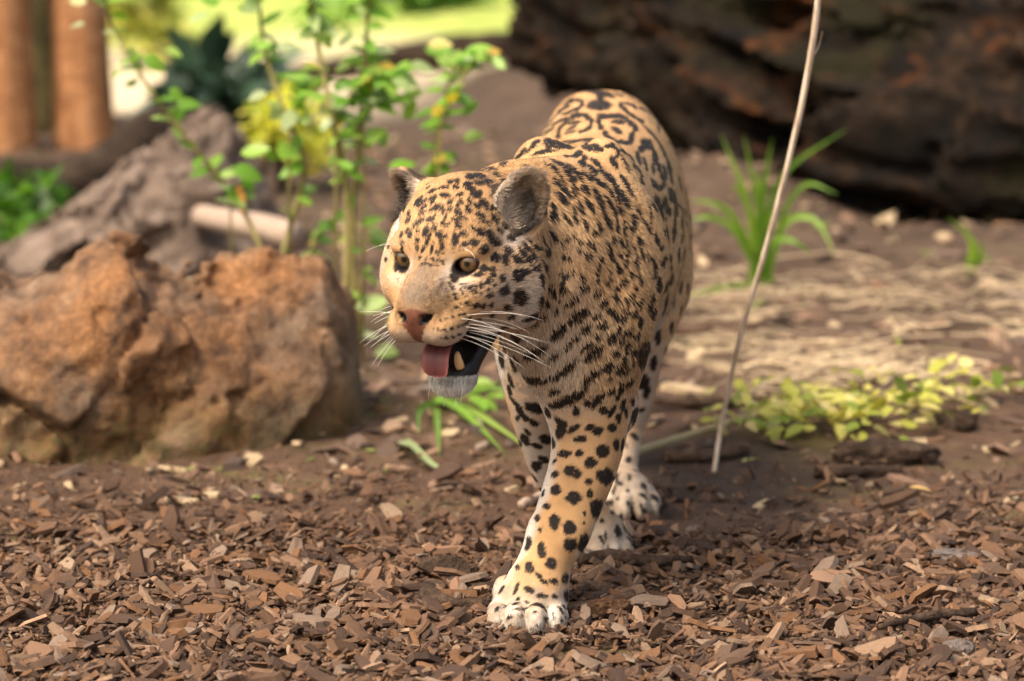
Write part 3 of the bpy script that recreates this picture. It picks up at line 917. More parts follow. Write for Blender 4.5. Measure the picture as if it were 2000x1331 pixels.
LEAF_CROWN = leaf_mat('crown_leaf', [(0, (.05, .09, .02)), (.5, (.08, .14, .03)), (1, (.13, .19, .05))], .3, .5, False)
def tree(u, v, y, rpx, h, mat, label, seed, lean=0.0):
    p = P(u, v, y); p[2] = 0
    o = empty('tree', p); r = np.random.default_rng(seed); tag(o, label, 'tree')
    pts = [np.array([lean * t * t + .02 * r.normal(), .03 * r.normal(), -.1 + (h + .1) * t]) for t in np.linspace(0, 1, 7)]
    q = crom(pts, 60); rr = px(rpx, y) * np.interp(np.linspace(0, 1, 60), [0, .03, .1, 1], [1.35, 1.12, 1.0, .55])
    V, F, uv = tube(q, rr, 30, True, 0)
    nn = 60 * 30; ang = np.arctan2(V[:nn, 1] - np.repeat(q[:, 1], 30), V[:nn, 0] - np.repeat(q[:, 0], 30))
    fl = .17 * ridged(np.stack([np.cos(ang) * 2.2, np.sin(ang) * 2.2, V[:nn, 2] * .5 + seed], -1), 3)
    c0 = np.repeat(q, 30, 0); V[:nn] = c0 + (V[:nn] - c0) * (1 + fl - .06)[:, None]
    obj('trunk', mesh_np('trunk', V, F, mat, True, None, uv), o)
    cs = [q[-1] + np.array([r.normal() * .7, r.normal() * .7, r.uniform(-.6, .9)]) for _ in range(9)]
    for k in range(4):
        e = cs[k]; s0 = q[int(60 * r.uniform(.62, .9))]
        Vb, Fb, _ = tube(crom([s0, (s0 + e) / 2 + np.array([0, 0, .15]), e], 10), np.linspace(.05, .012, 10), 8, True, .1, k)
        obj('limb', mesh_np('limb', Vb, Fb, mat), o)
    cr = obj('crown', leaf_cloud('crown', cs, [.75] * 9, 2600, .11, LEAF_CROWN, seed), o); tag(cr, kind='stuff')
    return o
tree(2, 318, 4.95, 48, 9.0, BARK_RED, 'rusty red-barked tree trunk standing left of the olive one', 1, -.2)
tree(164, 312, 5.05, 44, 9.5, BARK_RED, 'rusty red-barked tree trunk standing over the curved dead branch', 2, .1)
tree(84, 300, 5.45, 40, 8.6, BARK_OLIVE, 'dark olive tree trunk squeezed between two red-barked trunks', 3, 0)

# ================================================================== rotten log on the right
spec = [(1085, 35, 4.7, 40), (1180, 42, 4.6, 80), (1300, 70, 4.45, 125), (1480, 140, 4.25, 185), (1720, 195, 4.12, 225), (2000, 235, 4.05, 238), (2300, 260, 4.0, 245)]
F = Field(np.arange(-.02, 2.2, .0135), np.arange(3.45, 5.2, .0135), np.arange(-.05, 1.15, .0135))
F.chain([P(u, v, y) for u, v, y, r in spec], [px(r, y) for u, v, y, r in spec], .02, 22)
# a broken slab along its lower edge and the hollow beneath
F.chain([P(1400, 205, 4.05), P(1470, 285, 3.98), P(1575, 325, 3.95)], [px(38, 4), px(46, 4), px(30, 4)], .03, 8)
F.chain([P(1780, 330, 3.86), P(1900, 345, 3.78), P(2100, 360, 3.76), P(2300, 380, 3.76)], [px(50, 3.8), px(72, 3.8), px(82, 3.8), px(85, 3.8)], .05, 10)
F.chain([P(1600, 300, 3.75), P(1690, 275, 3.75), P(1800, 265, 3.75)], [px(36, 3.8), px(50, 3.8), px(34, 3.8)], .05)
F.ell(P(1700, 235, 3.86), (.28, .24, .070), None, .03, 's')
F.ell(P(1800, 425, 3.78), (.50, .34, .075), None, .03, 's')
F.ell(P(1590, 120, 4.0), (.12, .2, .05), None, .03, 's')
F.v[F.v > .9] = .9
tmp = F.v
X, Y, Z = np.meshgrid(*F.ax, indexing='ij')
near = np.abs(tmp) < .16
p = np.stack([X[near], Y[near], Z[near]], -1)
q = np.stack([p[:, 0] * .93 - p[:, 2] * .30, p[:, 1], p[:, 2] * .93 + p[:, 0] * .30], -1)
w = q + .05 * np.stack([noise3(p * 3 + 9), noise3(p * 3 + 19), noise3(p * 3 + 29)], -1)
tmp[near] -= .105 * (ridged(w * np.array([1.4, 6, 8.5]), 4) - .45) + .05 * fbm(p * 3.2 + 5, 3) + .012 * fbm(p * 24, 2)
V, Q = keep_largest(*F.nets())
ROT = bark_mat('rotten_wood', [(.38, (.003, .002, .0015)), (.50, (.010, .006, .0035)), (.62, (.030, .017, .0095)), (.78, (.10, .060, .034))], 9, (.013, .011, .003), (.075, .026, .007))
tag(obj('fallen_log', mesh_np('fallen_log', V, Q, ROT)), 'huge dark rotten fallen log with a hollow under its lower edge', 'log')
log_obj('distant_log', [P(560, 150, 6.6), P(700, 128, 6.6), P(860, 105, 6.6), P(1000, 92, 6.6), P(1180, 70, 6.6)], [px(22, 6.6), px(30, 6.6), px(36, 6.6), px(34, 6.6)], BARK_DARK,
        'straight brown log lying on the far bank before sunlit grass', 'log', 20, 14, .2, 5)
# ================================================================== sapling
LEAF_GREEN = leaf_mat('sapling_leaf', [(0, (.12, .28, .03)), (.35, (.22, .44, .05)), (.62, (.34, .54, .09)), (.80, (.40, .52, .22)), (.93, (.46, .53, .33)), (.965, (.60, .46, .07)), (1, (.58, .38, .06))], .42, .38)
LEAF_YEL = leaf_mat('wilted_leaf', [(0, (.16, .24, .03)), (.3, (.40, .42, .06)), (.6, (.58, .54, .12)), (.85, (.66, .58, .24)), (1, (.34, .26, .10))], .3, .5)
LEAF_VAR = []
for k, (wd, fo, cu) in enumerate(((.52, .25, .10), (.58, .12, .28), (.48, .35, .20), (.62, .05, .38), (.54, .2, -.12))):
    v_, f_ = leaf_proto(1, wd, fo, cu, 7); LEAF_VAR.append((v_, f_))
def leaf_meshes(mat): return [mesh_np('leaf', v_, f_, mat) for v_, f_ in LEAF_VAR]
LM_G, LM_Y = leaf_meshes(LEAF_GREEN), leaf_meshes(LEAF_YEL)
def put_leaf(parent, base, pos, d, up, L, meshes, r):
    d = unit(d); s_ = unit(np.cross(up, d)); u_ = np.cross(d, s_)
    M = Matrix((tuple(d * L), tuple(s_ * L), tuple(u_ * L))).transposed().to_4x4()
    M.translation = Vector(np.asarray(pos) - base)
    o = bpy.data.objects.new('leaf', meshes[int(r.integers(0, len(meshes)))]); link(o, parent); o.matrix_basis = M
    return o
m, n, b = new_mat('green_stem')
n.links.new(ramp(n, noisetex(n, 25, 4, .6), [(.3, (.15, .12, .035)), (.7, (.33, .28, .09))]), b.inputs['Base Color']); b.inputs['Roughness'].default_value = .6
STEM = m
rs = np.random.default_rng(31)
SB = GP(640, 640); SB[1] = 2.05; SB[2] = 0
sap = empty('sapling', SB); tag(sap, 'slender green sapling of several stems with fresh oval leaves behind the boulder', 'sapling')
Ys = 2.05
STEMS = [([(560, 660), (530, 540), (487, 435), (452, 385), (418, 335), (350, 250), (280, 155), (222, 55), (195, -40)], Ys, 6.0),
         ([(545, 650), (550, 515), (565, 450), (595, 320), (560, 230), (520, 110), (505, 0), (500, -60)], Ys + .05, 7.0),
         ([(680, 680), (677, 550), (675, 360), (650, 240), (620, 85), (604, -10), (598, -70)], Ys - .05, 8.0),
         ([(695, 680), (690, 425), (704, 240), (712, 120), (722, -10), (726, -60)], Ys, 6.5),
         ([(700, 690), (703, 570), (716, 465), (722, 440)], Ys + .02, 4.0),
         ([(850, 660), (848, 380), (852, 300), (858, 235), (875, 170), (892, 112)], Ys - .03, 5.0),
         ([(580, 640), (592, 517), (620, 470), (648, 428)], Ys + .08, 4.0),
         ([(652, 250), (690, 180), (740, 150), (790, 145)], Ys - .04, 3.2),
         ([(560, 235), (600, 180), (610, 150)], Ys + .03, 3.0),
         ([(855, 250), (880, 200), (930, 110), (965, 112)], Ys - .06, 3.0),
         ([(705, 240), (740, 200), (770, 185)], Ys - .02, 3.0),
         ([(452, 385), (430, 350), (405, 330)], Ys, 2.5)]
paths = []
for pts, y, r0 in STEMS:
    q = crom([P(u, v, y + .02 * math.sin(v * .02)) for u, v in pts], len(pts) * 6)
    q[0, 2] = min(q[0, 2], .0)
    V, F, uv = tube(q, np.linspace(px(r0, y), px(r0 * .45, y), len(q)), 7, True, .1, int(r0))
    paths.append((q, obj('stem', mesh_np('stem', V - SB, F, STEM, True, None, uv), sap)))
def leaf_at(u, v, dy, ang, L, pale=0, flatk=.5, parent=None, base=None, meshes=None):
    p = P(u, v, Ys + dy)
    d = np.array([math.cos(R(ang)), rs.normal() * .35, -math.sin(R(ang))])
    up = unit(np.array([rs.normal() * .4, -.75 + rs.normal() * .3, .75]))
    return put_leaf(parent or sap, SB if base is None else base, p, d, up, px(L, Ys), meshes or LM_G, rs)
# leaves that stand out one by one: (x, y) of the stalk end, direction, length
for (u, v, a, L) in [(170, 5, 170, 38), (165, 48, 175, 32), (232, 140, 215, 22), (268, 160, 190, 26), (325, 95, -20, 34), (280, 110, -30, 50), (330, 175, -30, 44), (345, 205, 10, 46), (338, 240, 60, 48),
      (350, 272, 100, 36), (405, 335, 200, 40), (430, 345, 20, 36), (455, 330, -10, 60), (470, 300, 5, 58), (520, 290, -60, 34), (540, 300, 20, 60), (455, 375, 150, 36), (470, 345, -40, 40),
      (470, 540, -10, 64), (430, 10, 160, 46), (410, 30, 190, 42), (530, 90, 170, 40), (540, 95, 10, 46), (520, 180, 200, 40), (555, 150, -10, 44), (575, 190, 30, 46), (600, 190, 0, 42), (580, 215, 70, 40),
      (640, 140, 170, 44), (690, 120, 200, 40), (650, 170, 10, 46), (625, 230, 60, 44), (600, 245, 110, 40), (715, 55, 10, 36), (700, 40, 170, 38), (690, 70, 200, 36), (665, 55, -20, 34), (735, 130, -15, 54),
      (745, 150, 30, 56), (770, 155, -30, 44), (800, 130, 0, 56), (830, 95, -10, 60), (835, 88, 5, 52), (860, 110, -30, 44), (905, 105, 10, 60), (920, 112, 20, 58), (890, 130, 30, 40), (885, 190, 10, 50), (860, 250, 190, 36),
      (900, 225, 30, 44), (905, 270, 25, 40), (860, 310, 15, 40), (780, 200, 40, 56), (790, 235, 60, 46), (715, 270, 10, 52), (705, 280, 30, 58), (745, 290, 70, 34), (760, 330, 20, 54), (690, 330, 160, 36), (700, 440, 10, 52),
      (720, 465, -30, 44), (690, 455, 200, 34), (640, 430, -60, 38), (650, 425, 20, 30), (610, 400, 150, 34), (695, 600, 10, 70), (700, 660, 20, 44), (735, 690, 10, 52), (770, 675, 200, 44), (760, 640, 60, 40)]:
    leaf_at(u, v, rs.normal() * .06, -a if False else a * -1 if False else -a, L * 1.02)
# smaller ones along the stems
for k, (q, so_) in enumerate(paths):
    nl = [28, 44, 60, 44, 6, 34, 10, 46, 26, 26, 36, 8][k]
    for _ in range(nl):
        i = int(rs.integers(int(len(q) * (.32 if k < 6 else .1)), len(q) - 1))
        a = rs.uniform(0, 2 * np.pi)
        put_leaf(so_, SB, q[i], np.array([math.cos(a), math.sin(a) * .8, rs.normal(.05, .35)]), unit(np.array([rs.normal() * .4, -.4, 1.0])), px(rs.uniform(26, 58), Ys), LM_G, rs)
# one dead orange leaf hanging on the sapling
dl = mesh_np('dead_leaf', *LEAF_VAR[1], flat('dead_leaf', (.55, .22, .05), .6))
o = bpy.data.objects.new('leaf', dl); link(o, sap)
M = Matrix(((0.012, -.03, 0), (0, .004, .05), (-.055, 0, .0))).to_4x4(); M.translation = Vector(P(465, 362, Ys) - SB); o.matrix_basis = M
o['label'] = 'dead orange leaf'

# ================================================================== grass tufts
def blade(parent, base, pts, w, mat, n=14):
    q = crom(pts, n); t = unit(np.gradient(q, axis=0))
    side = unit(np.cross(t, np.array([0.15, -1.0, .35]))); nn = np.cross(side, t)
    ww = w * np.interp(np.linspace(0, 1, n), [0, .2, .6, 1], [.6, 1, .85, .04])
    V = np.concatenate([q - side * ww[:, None] + nn * ww[:, None] * .5, q, q + side * ww[:, None] + nn * ww[:, None] * .5]) - base
    i = np.arange(n - 1)
    F = np.concatenate([np.stack([i, i + 1, n + i + 1, n + i], 1), np.stack([n + i, n + i + 1, 2 * n + i + 1, 2 * n + i], 1)])
    return obj('blade', mesh_np('blade', V, F, mat), parent)
GRASS = leaf_mat('grass_blade', [(0, (.13, .27, .03)), (.5, (.22, .40, .05)), (1, (.32, .46, .09))], .4, .4)
GRASS_PALE = leaf_mat('grass_blade_pale', [(0, (.22, .30, .12)), (.5, (.32, .40, .20)), (1, (.42, .46, .28))], .3, .4)
def tuft(name, bu, bv, blades, label, y=None, mat=GRASS, w=6.5, tipdy=-.12):
    b0 = GP(bu, bv); o = empty(name, b0); tag(o, label, 'grass')
    for k, spec in enumerate(blades):
        pts = [b0 + np.array([rs.normal() * .012, rs.normal() * .012, -.01])]
        mm_ = len(spec)
        for i, (u, v) in enumerate(spec):
            yy = b0[1] + tipdy * (i + 1) / mm_ + rs.normal() * .02
            p = P(u, v, yy); p[2] = max(p[2], GZ(p[0], p[1]) + .012)
            pts.append(p)
        blade(o, b0, pts, px(w * rs.uniform(.8, 1.2), b0[1]), mat)
    return o
tuft('grass_tuft', 1488, 545, [[(1460, 400), (1408, 262)], [(1480, 400), (1452, 262)], [(1490, 380), (1508, 270)], [(1500, 420), (1540, 330), (1655, 252)], [(1530, 420), (1575, 360), (1635, 380)],
     [(1530, 440), (1590, 430), (1632, 500)], [(1440, 440), (1400, 400), (1345, 392)], [(1440, 460), (1390, 425), (1340, 432)], [(1420, 560), (1370, 590), (1318, 600)], [(1500, 440), (1525, 400)],
     [(1470, 430), (1440, 370), (1425, 365)], [(1485, 400), (1478, 330)], [(1500, 480), (1545, 470), (1590, 500)]], 'bright green grass tuft with arching blades before the rotten log')
tuft('grass_tuft', 1912, 525, [[(1895, 470), (1850, 425)], [(1905, 480), (1882, 450)], [(1915, 500), (1925, 470)]], 'little grass sprig of three blades under the overhang of the log')
tuft('grass_tuft', 850, 775, [[(852, 830), (858, 892)], [(900, 830), (960, 890), (1040, 922)], [(880, 790), (930, 830), (985, 900)], [(820, 800), (818, 850)], [(920, 760), (985, 745)], [(960, 760), (1000, 790)]],
     'green grass drooping to the ground beneath the jaguar\'s chin', None, GRASS, 7.5, -.55)
tuft('grass_tuft', 772, 855, [[(800, 885), (840, 905), (886, 938)], [(790, 870), (815, 875)]], 'broad pale grass blade bent flat onto the earth', None, GRASS_PALE, 9, -.35)
tuft('grass_tuft', 672, 640, [[(690, 598), (725, 600), (768, 618)], [(700, 640), (720, 660)]], 'single green grass blade reaching out from behind the boulder', None, GRASS, 7, -.2)
tuft('grass_tuft', 1198, 1046, [[(1200, 1030), (1208, 1012)], [(1205, 1035), (1222, 1022)]], 'tiny green grass shoot between the jaguar\'s paws', None, GRASS, 3.5, -.02)

# low leafy plant behind the chin
LB = GP(930, 800); lp = empty('leafy_weed', LB); tag(lp, 'low weed of a few dark green leaves behind the drooping grass', 'plant')
for (u, v, a, L) in [(900, 760, 150, 40), (915, 775, 30, 44), (935, 790, 80, 38), (900, 800, 200, 36), (950, 770, 10, 40), (925, 745, -40, 40), (880, 790, 170, 34), (945, 810, 60, 36)]:
    p = P(u, v, LB[1]); p[2] = max(p[2], .02)
    put_leaf(lp, LB, p, np.array([math.cos(R(a)), -.3, -.3 * math.sin(R(a))]), np.array([0, -.5, 1.0]), px(L, LB[1]), LM_G, rs)
V, F, uv = tube([LB, P(915, 778, LB[1]), P(925, 750, LB[1])], [.003, .002, .0015], 6); obj('stem', mesh_np('stem', V - LB, F, STEM), lp)

# ================================================================== dry stalk
ST0 = GP(1391, 922); so = empty('dry_stalk', ST0); tag(so, 'tall pale dry stalk leaning right out of the bare earth', 'stalk')
q = crom([ST0 + np.array([0, 0, -.02]), P(1412, 815, 1.03), P(1444, 665, .98), P(1500, 470, .92), P(1556, 250, .85), P(1588, 80, .80), P(1606, -90, .75), P(1615, -260, .7)], 60)
rr = np.interp(np.linspace(0, 1, 60), [0, .3, .7, 1], [px(4.5, 1), px(5, 1), px(6.5, .85), px(6, .8)])
for k in (17, 18): rr[k] *= 1.25
V, F, uv = tube(q, rr, 10, True, .06, 4)
m, n, b = new_mat('dry_stalk')
wv = N(n, 'ShaderNodeTexWave'); wv.inputs['Scale'].default_value = 9; wv.inputs['Distortion'].default_value = 2.5; n.links.new(objco(n, (2, 2, 6)), wv.inputs[0])
n.links.new(ramp(n, wv.outputs[1], [(.1, (.56, .43, .31)), (.8, (.80, .66, .52))]), b.inputs['Base Color']); b.inputs['Roughness'].default_value = .7
obj('stem', mesh_np('stalk_stem', V - ST0, F, m, True, None, uv), so)
for k, (i, du, dv, L) in enumerate(((18, -14, -40, 1), (40, 22, -60, 1), (46, -30, -70, 1))):
    a = q[i]; e = a + np.array([px(du, 1), -.01, px(-dv, 1)])
    V, F, uv = tube(crom([a, (a + e) / 2 + np.array([.004, 0, 0]), e], 6), np.linspace(.0012, .0004, 6), 5); obj('sheath', mesh_np('sheath', V - ST0, F, m), so)

# ================================================================== wilted leafy branch on the ground
BR = [(1195, 925), (1250, 905), (1330, 880), (1420, 852), (1500, 836), (1600, 832), (1720, 826), (1850, 806), (1960, 782), (2070, 760)]
B0 = GP(1250, 905); bo = empty('fallen_branch', B0); tag(bo, 'fallen green branch with wilting yellow leaves lying across the earth', 'branch')
q = crom([GP(u, v, .022) for u, v in BR], 50)
V, F, uv = tube(q, np.linspace(.0085, .004, 50), 8, True, .1, 8)
m, n, b = new_mat('branch_bark'); n.links.new(ramp(n, noisetex(n, 30, 4, .6), [(.3, (.24, .19, .08)), (.7, (.45, .36, .19))]), b.inputs['Base Color']); b.inputs['Roughness'].default_value = .7
obj('stem', mesh_np('branch_stem', V - B0, F, m, True, None, uv), bo)
for k in range(7):
    i = 16 + k * 4; a = q[i]; e = a + np.array([rs.uniform(.03, .12), rs.uniform(-.13, .10), rs.uniform(.01, .05)])
    V, F, uv = tube(crom([a, (a + e) / 2 + np.array([0, 0, .015]), e], 6), np.linspace(.003, .0012, 6), 5); obj('twig', mesh_np('twig', V - B0, F, m), bo)
for k in range(290):
    t = rs.beta(2.0, 2.6); i = 17 + t * 30; a = q[int(min(i, 49))]
    p = a + np.array([rs.normal() * .045, rs.normal() * .085 - .02, abs(rs.normal()) * .030])
    p[2] = max(p[2], GZ(p[0], p[1]) + .008)
    ang = rs.uniform(0, 2 * np.pi)
    put_leaf(bo, B0, p, np.array([math.cos(ang), math.sin(ang), rs.normal() * .35]), unit(np.array([rs.normal() * .5, -.3 + rs.normal() * .4, 1.0])), px(rs.uniform(26, 50), 1.4), LM_Y, rs)

# ================================================================== single leaves, sticks, stones
def ground_leaf(u, v, L, yaw, col, label, curl=1):
    p = GP(u, v, .024 if v > 1050 else .012); me = mesh_np('fallen_leaf', *LEAF_VAR[curl], leaf_mat('fallen_leaf', [(0, col), (1, tuple(c * .8 for c in col))], .2, .5))
    o = obj('fallen_leaf', me); o.location = p; o.rotation_euler = (rs.normal() * .15, -.12, yaw); s = px(L, p[1]); o.scale = (s, s * 1.1, s)
    return tag(o, label, 'leaf')
ground_leaf(1578, 1176, 76, .15, (.36, .215, .13), 'tan dead leaf lying flat on the mulch right of the front paw', 3)
ground_leaf(1775, 966, 46, -.2, (.80, .52, .18), 'small golden yellow leaf lying alone on the earth', 1)
ground_leaf(1450, 916, 46, .6, (.52, .50, .14), 'yellow green fallen leaf at the foot of the dry stalk', 0)
ground_leaf(1870, 960, 34, 1.2, (.30, .19, .12), 'curled brown leaf beside the golden one', 2)

DARKW = bark_mat('dark_wood', [(.3, (.022, .014, .010)), (.5, (.07, .045, .032)), (.7, (.16, .105, .075))], 30)
MIDW = bark_mat('mid_wood', [(.3, (.06, .036, .024)), (.5, (.15, .092, .062)), (.7, (.27, .18, .125))], 40)
def stick(pts, rad, mat, label, lift=.012, seed=0, cat='stick', wob=.3, n=22):
    q = [GP(u, v, lift) for u, v in pts]
    return log_obj('stick', q, [px(r_, q[0][1]) for r_ in rad], mat, label, cat, n, 10, wob, seed)
stick([(1716, 1262), (1780, 1247), (1850, 1236), (1906, 1232)], [5, 9, 11, 7], DARKW, 'dark brown twig lying on the mulch right of the tan leaf', .014, 1)
stick([(836, 1192), (862, 1204), (905, 1212), (960, 1212)], [22, 12, 10, 9], DARKW, 'knobbed dark root stub beside the front paw', .012, 2)
stick([(1100, 1222), (1160, 1212), (1235, 1195)], [9, 10, 12], MIDW, 'brown stick poking out to the right of the front paw', .01, 3)
stick([(1130, 1128), (1200, 1122), (1270, 1132), (1352, 1128)], [12, 16, 12, 9], DARKW, 'dark crooked stick lying behind the front paw', .014, 4)
stick([(1285, 668), (1370, 664), (1450, 668), (1500, 655), (1535, 632)], [10, 15, 17, 13, 9], MIDW, 'long brown stick crossing the earth behind the dry stalk', .02, 5)
stick([(1240, 800), (1350, 802), (1470, 800), (1560, 790), (1600, 788)], [8, 10, 12, 9, 8], MIDW, 'thin brown stick lying behind the wilting branch', .015, 6)
stick([(1590, 935), (1650, 936), (1760, 930)], [11, 14, 9], DARKW, 'short dark stick lying in front of the split log piece', .012, 7)
stick([(1300, 905), (1380, 902), (1460, 892)], [11, 14, 12], MIDW, 'weathered grey-brown stick lying under the wilting branch', .012, 8)
stick([(1018, 1000), (1040, 990), (1075, 975)], [9, 10, 9], PALE, 'pale peeled stick poking out between the forelegs', .012, 9)
stick([(1720, 716), (1800, 714), (1830, 716)], [8, 9, 7], DARKW, 'small dark stick in front of the straw', .012, 10)
stick([(1130, 1190), (1150, 1182), (1195, 1188)], [10, 13, 11], MIDW, 'short brown stick half under the bark lump', .012, 11)

def chunk(name, u, v, size, mat, label, cat, seed, flatz=1.0, yaw=0.0):
    p = GP(u, v, .0001); r = np.random.default_rng(seed)
    bm = bmesh.new(); bmesh.ops.create_icosphere(bm, subdivisions=4, radius=1.0)
    V = np.array([x.co for x in bm.verts]); F_ = np.array([[x.index for x in f.verts] for f in bm.faces]); bm.free()
    V = np.sign(V) * np.abs(V) ** .8
    V = V * (1 + .22 * ridged(V * np.array([1.0, 2.2, 2.2]) + seed * 3, 3) - .1)[:, None]
    V = V * np.array([px(size[0], p[1]), px(size[1], p[1]), px(size[2], p[1])])
    c_, s_ = math.cos(yaw), math.sin(yaw); V = np.stack([V[:, 0] * c_ - V[:, 1] * s_, V[:, 0] * s_ + V[:, 1] * c_, V[:, 2]], 1)
    o = obj(name, mesh_np(name, V, F_, mat)); o.location = p + np.array([0, .0, px(size[2], p[1]) * flatz])
    return tag(o, label, cat)
chunk('log_piece', 1730, 905, (92, 34, 24), DARKW, 'dark split piece of log lying in front of the yellow leaves', 'log piece', 2, .8, -.05)
chunk('bark_lump', 1190, 1222, (40, 22, 20), bark_mat('lump', [(.3, (.03, .017, .010)), (.5, (.12, .062, .034)), (.7, (.27, .155, .085))], 60), 'crumbling lump of bark lying right of the front paw', 'bark', 5, .8, .3)
STONE = bark_mat('grey_stone', [(.3, (.13, .105, .095)), (.5, (.19, .155, .14)), (.7, (.26, .21, .19))], 20)
chunk('stone', 1865, 1108, (52, 30, 10), STONE, 'smooth flat grey stone half sunk in the mulch', 'stone', 7, .55)
chunk('stone', 1870, 1300, (30, 22, 18), STONE, 'round brownish stone lying below the dark twig', 'stone', 8, .7)
chunk('stone', 1050, 1300, (14, 10, 8), STONE, 'small grey pebble in front of the paw', 'stone', 9, .7)
chunk('log_piece', 1885, 838, (20, 18, 18), DARKW, 'small dark broken stub standing behind the yellow leaves', 'log piece', 12, .85)
# dark flat bark flake standing on edge left of the paw
p = GP(872, 1152, .001); V, F_ = PROTO[3]
o = obj('bark_flake', mesh_np('bark_flake', V * np.array([.052, .045, .05]), F_, DARKW, False)); o.location = p + np.array([0, 0, .022]); o.rotation_euler = (R(55), R(6), R(-8))
tag(o, 'dark triangular flake of bark tilted up in the mulch left of the paw', 'bark')

# ================================================================== shrubs behind
def bush(name, spots, count, size, stops, label, seed, trans=.4, cat='bush', flat_=.9):
    cs = [P(u, v, y) for (u, v, y, r_) in spots]; rd = [px(r_, y) for (u, v, y, r_) in spots]
    base = cs[0].copy(); base[2] = GZ(base[0], base[1]); o = empty(name, base); tag(o, label, cat)
    mt = leaf_mat(name + '_leaf', stops, trans, .45, False)
    tag(obj('foliage', leaf_cloud('foliage', [c - base for c in cs], rd, count, size, mt, seed, flat_), o), kind='stuff')
    r = np.random.default_rng(seed)
    for c in cs:
        V, F, uv = tube(crom([np.array([r.normal() * .03, r.normal() * .03, -.03]), (c - base) * np.array([.55, .55, .6]), c - base + np.array([0, 0, .02])], 9), np.linspace(.012, .004, 9), 6)
        obj('branch', mesh_np('branch', V, F, BARK_DARK), o)
    return o
bush('shrub', [(45, 390, 3.5, 60), (95, 372, 3.45, 40), (20, 440, 3.4, 60), (60, 470, 3.3, 40)], 240, .055, [(0, (.035, .10, .012)), (.6, (.09, .22, .025)), (1, (.20, .40, .05))], 'low green shrub growing beside the dead branch at the foot of the trees', 41)
bush('shrub', [(400, 190, 5.0, 62), (450, 225, 4.9, 60), (490, 180, 5.1, 50), (360, 235, 4.9, 34), (520, 235, 5.0, 40)], 420, .13, [(0, (.02, .045, .028)), (.6, (.045, .09, .055)), (1, (.09, .16, .10))], 'dark blue-green shrub with long drooping leaves behind the stump', 42, .15)
bush('shrub', [(540, 250, 4.2, 55), (600, 262, 4.2, 45), (505, 262, 4.2, 36), (560, 215, 4.3, 40)], 170, .055, [(0, (.34, .40, .05)), (.5, (.66, .66, .10)), (1, (.85, .80, .22))], 'sunlit yellow-green shrub glowing between the sapling stems', 43, .5)
bush('shrub', [(420, 20, 9.5, 80), (540, -20, 9.8, 100), (640, 40, 9.2, 70), (350, -30, 9.4, 80), (480, 90, 8.9, 50)], 700, .14, [(0, (.30, .36, .09)), (.5, (.60, .62, .20)), (1, (.86, .80, .40))], 'pale sunlit bush standing beyond the sandy path', 44, .45)
bush('shrub', [(290, 20, 7.0, 55), (330, 75, 6.9, 40), (250, -30, 7.0, 60)], 300, .09, [(0, (.18, .24, .05)), (.5, (.42, .45, .11)), (1, (.66, .62, .22))], 'yellowish bush right of the red-barked trees', 45, .45)
bush('shrub', [(690, -5, 8.5, 60), (760, -30, 8.6, 80), (860, -40, 8.8, 80), (640, 60, 8.0, 40)], 600, .10, [(0, (.12, .24, .035)), (.5, (.28, .46, .08)), (1, (.50, .64, .16))], 'fresh green bush beyond the far log', 46, .45)
bush('shrub', [(1010, -40, 9.5, 110), (1130, -70, 9.6, 120)], 600, .12, [(0, (.34, .46, .06)), (.5, (.62, .70, .12)), (1, (.85, .85, .28))], 'sunlit lime green bush above the end of the rotten log', 47, .5)
# a small leaf on the log
sp = empty('seedling', P(1440, 70, 4.02)); tag(sp, 'tiny bright green seedling growing on the rotten log', 'plant')
for a in (0, 2.1, 4.2):
    put_leaf(sp, np.array(sp.location), np.array(sp.location), np.array([math.cos(a), -.6, .3 + .2 * math.sin(a)]), np.array([0, -.5, 1.0]), .036, LM_G, rs)
# ================================================================== the jaguar: coat markings
# each list: origin and scale of a view of the animal's front, then blots (x, y, a, b, angle) and strokes ([points], half width)
MARKS = []
mrk = np.random.default_rng(90)
def marks(u0, v0, s, k, blots, strokes=()):
    for (x, y, a, b, g) in blots:
        MARKS.append((u0 + x / s, v0 + y / s, a * k / s + .6, b * k / s + .8, R(g)))
    for pts, w in strokes:
        q = crom(pts, (len(pts) - 1) * 3 + 1) if len(pts) > 2 else np.asarray(pts, float)
        for i in range(len(q) - 1):
            m = (q[i] + q[i + 1]) / 2; d = q[i + 1] - q[i]; L = np.linalg.norm(d)
            if mrk.random() < .07: continue
            w_ = w; w = w * mrk.uniform(.62, 1.22); m = m + mrk.normal(size=2) * w * .18
            MARKS.append((u0 + m[0] / s, v0 + m[1] / s, (L / 2 + w * .85) / s, w * k / s + .3, math.atan2(d[1], d[0])))
            w = w_

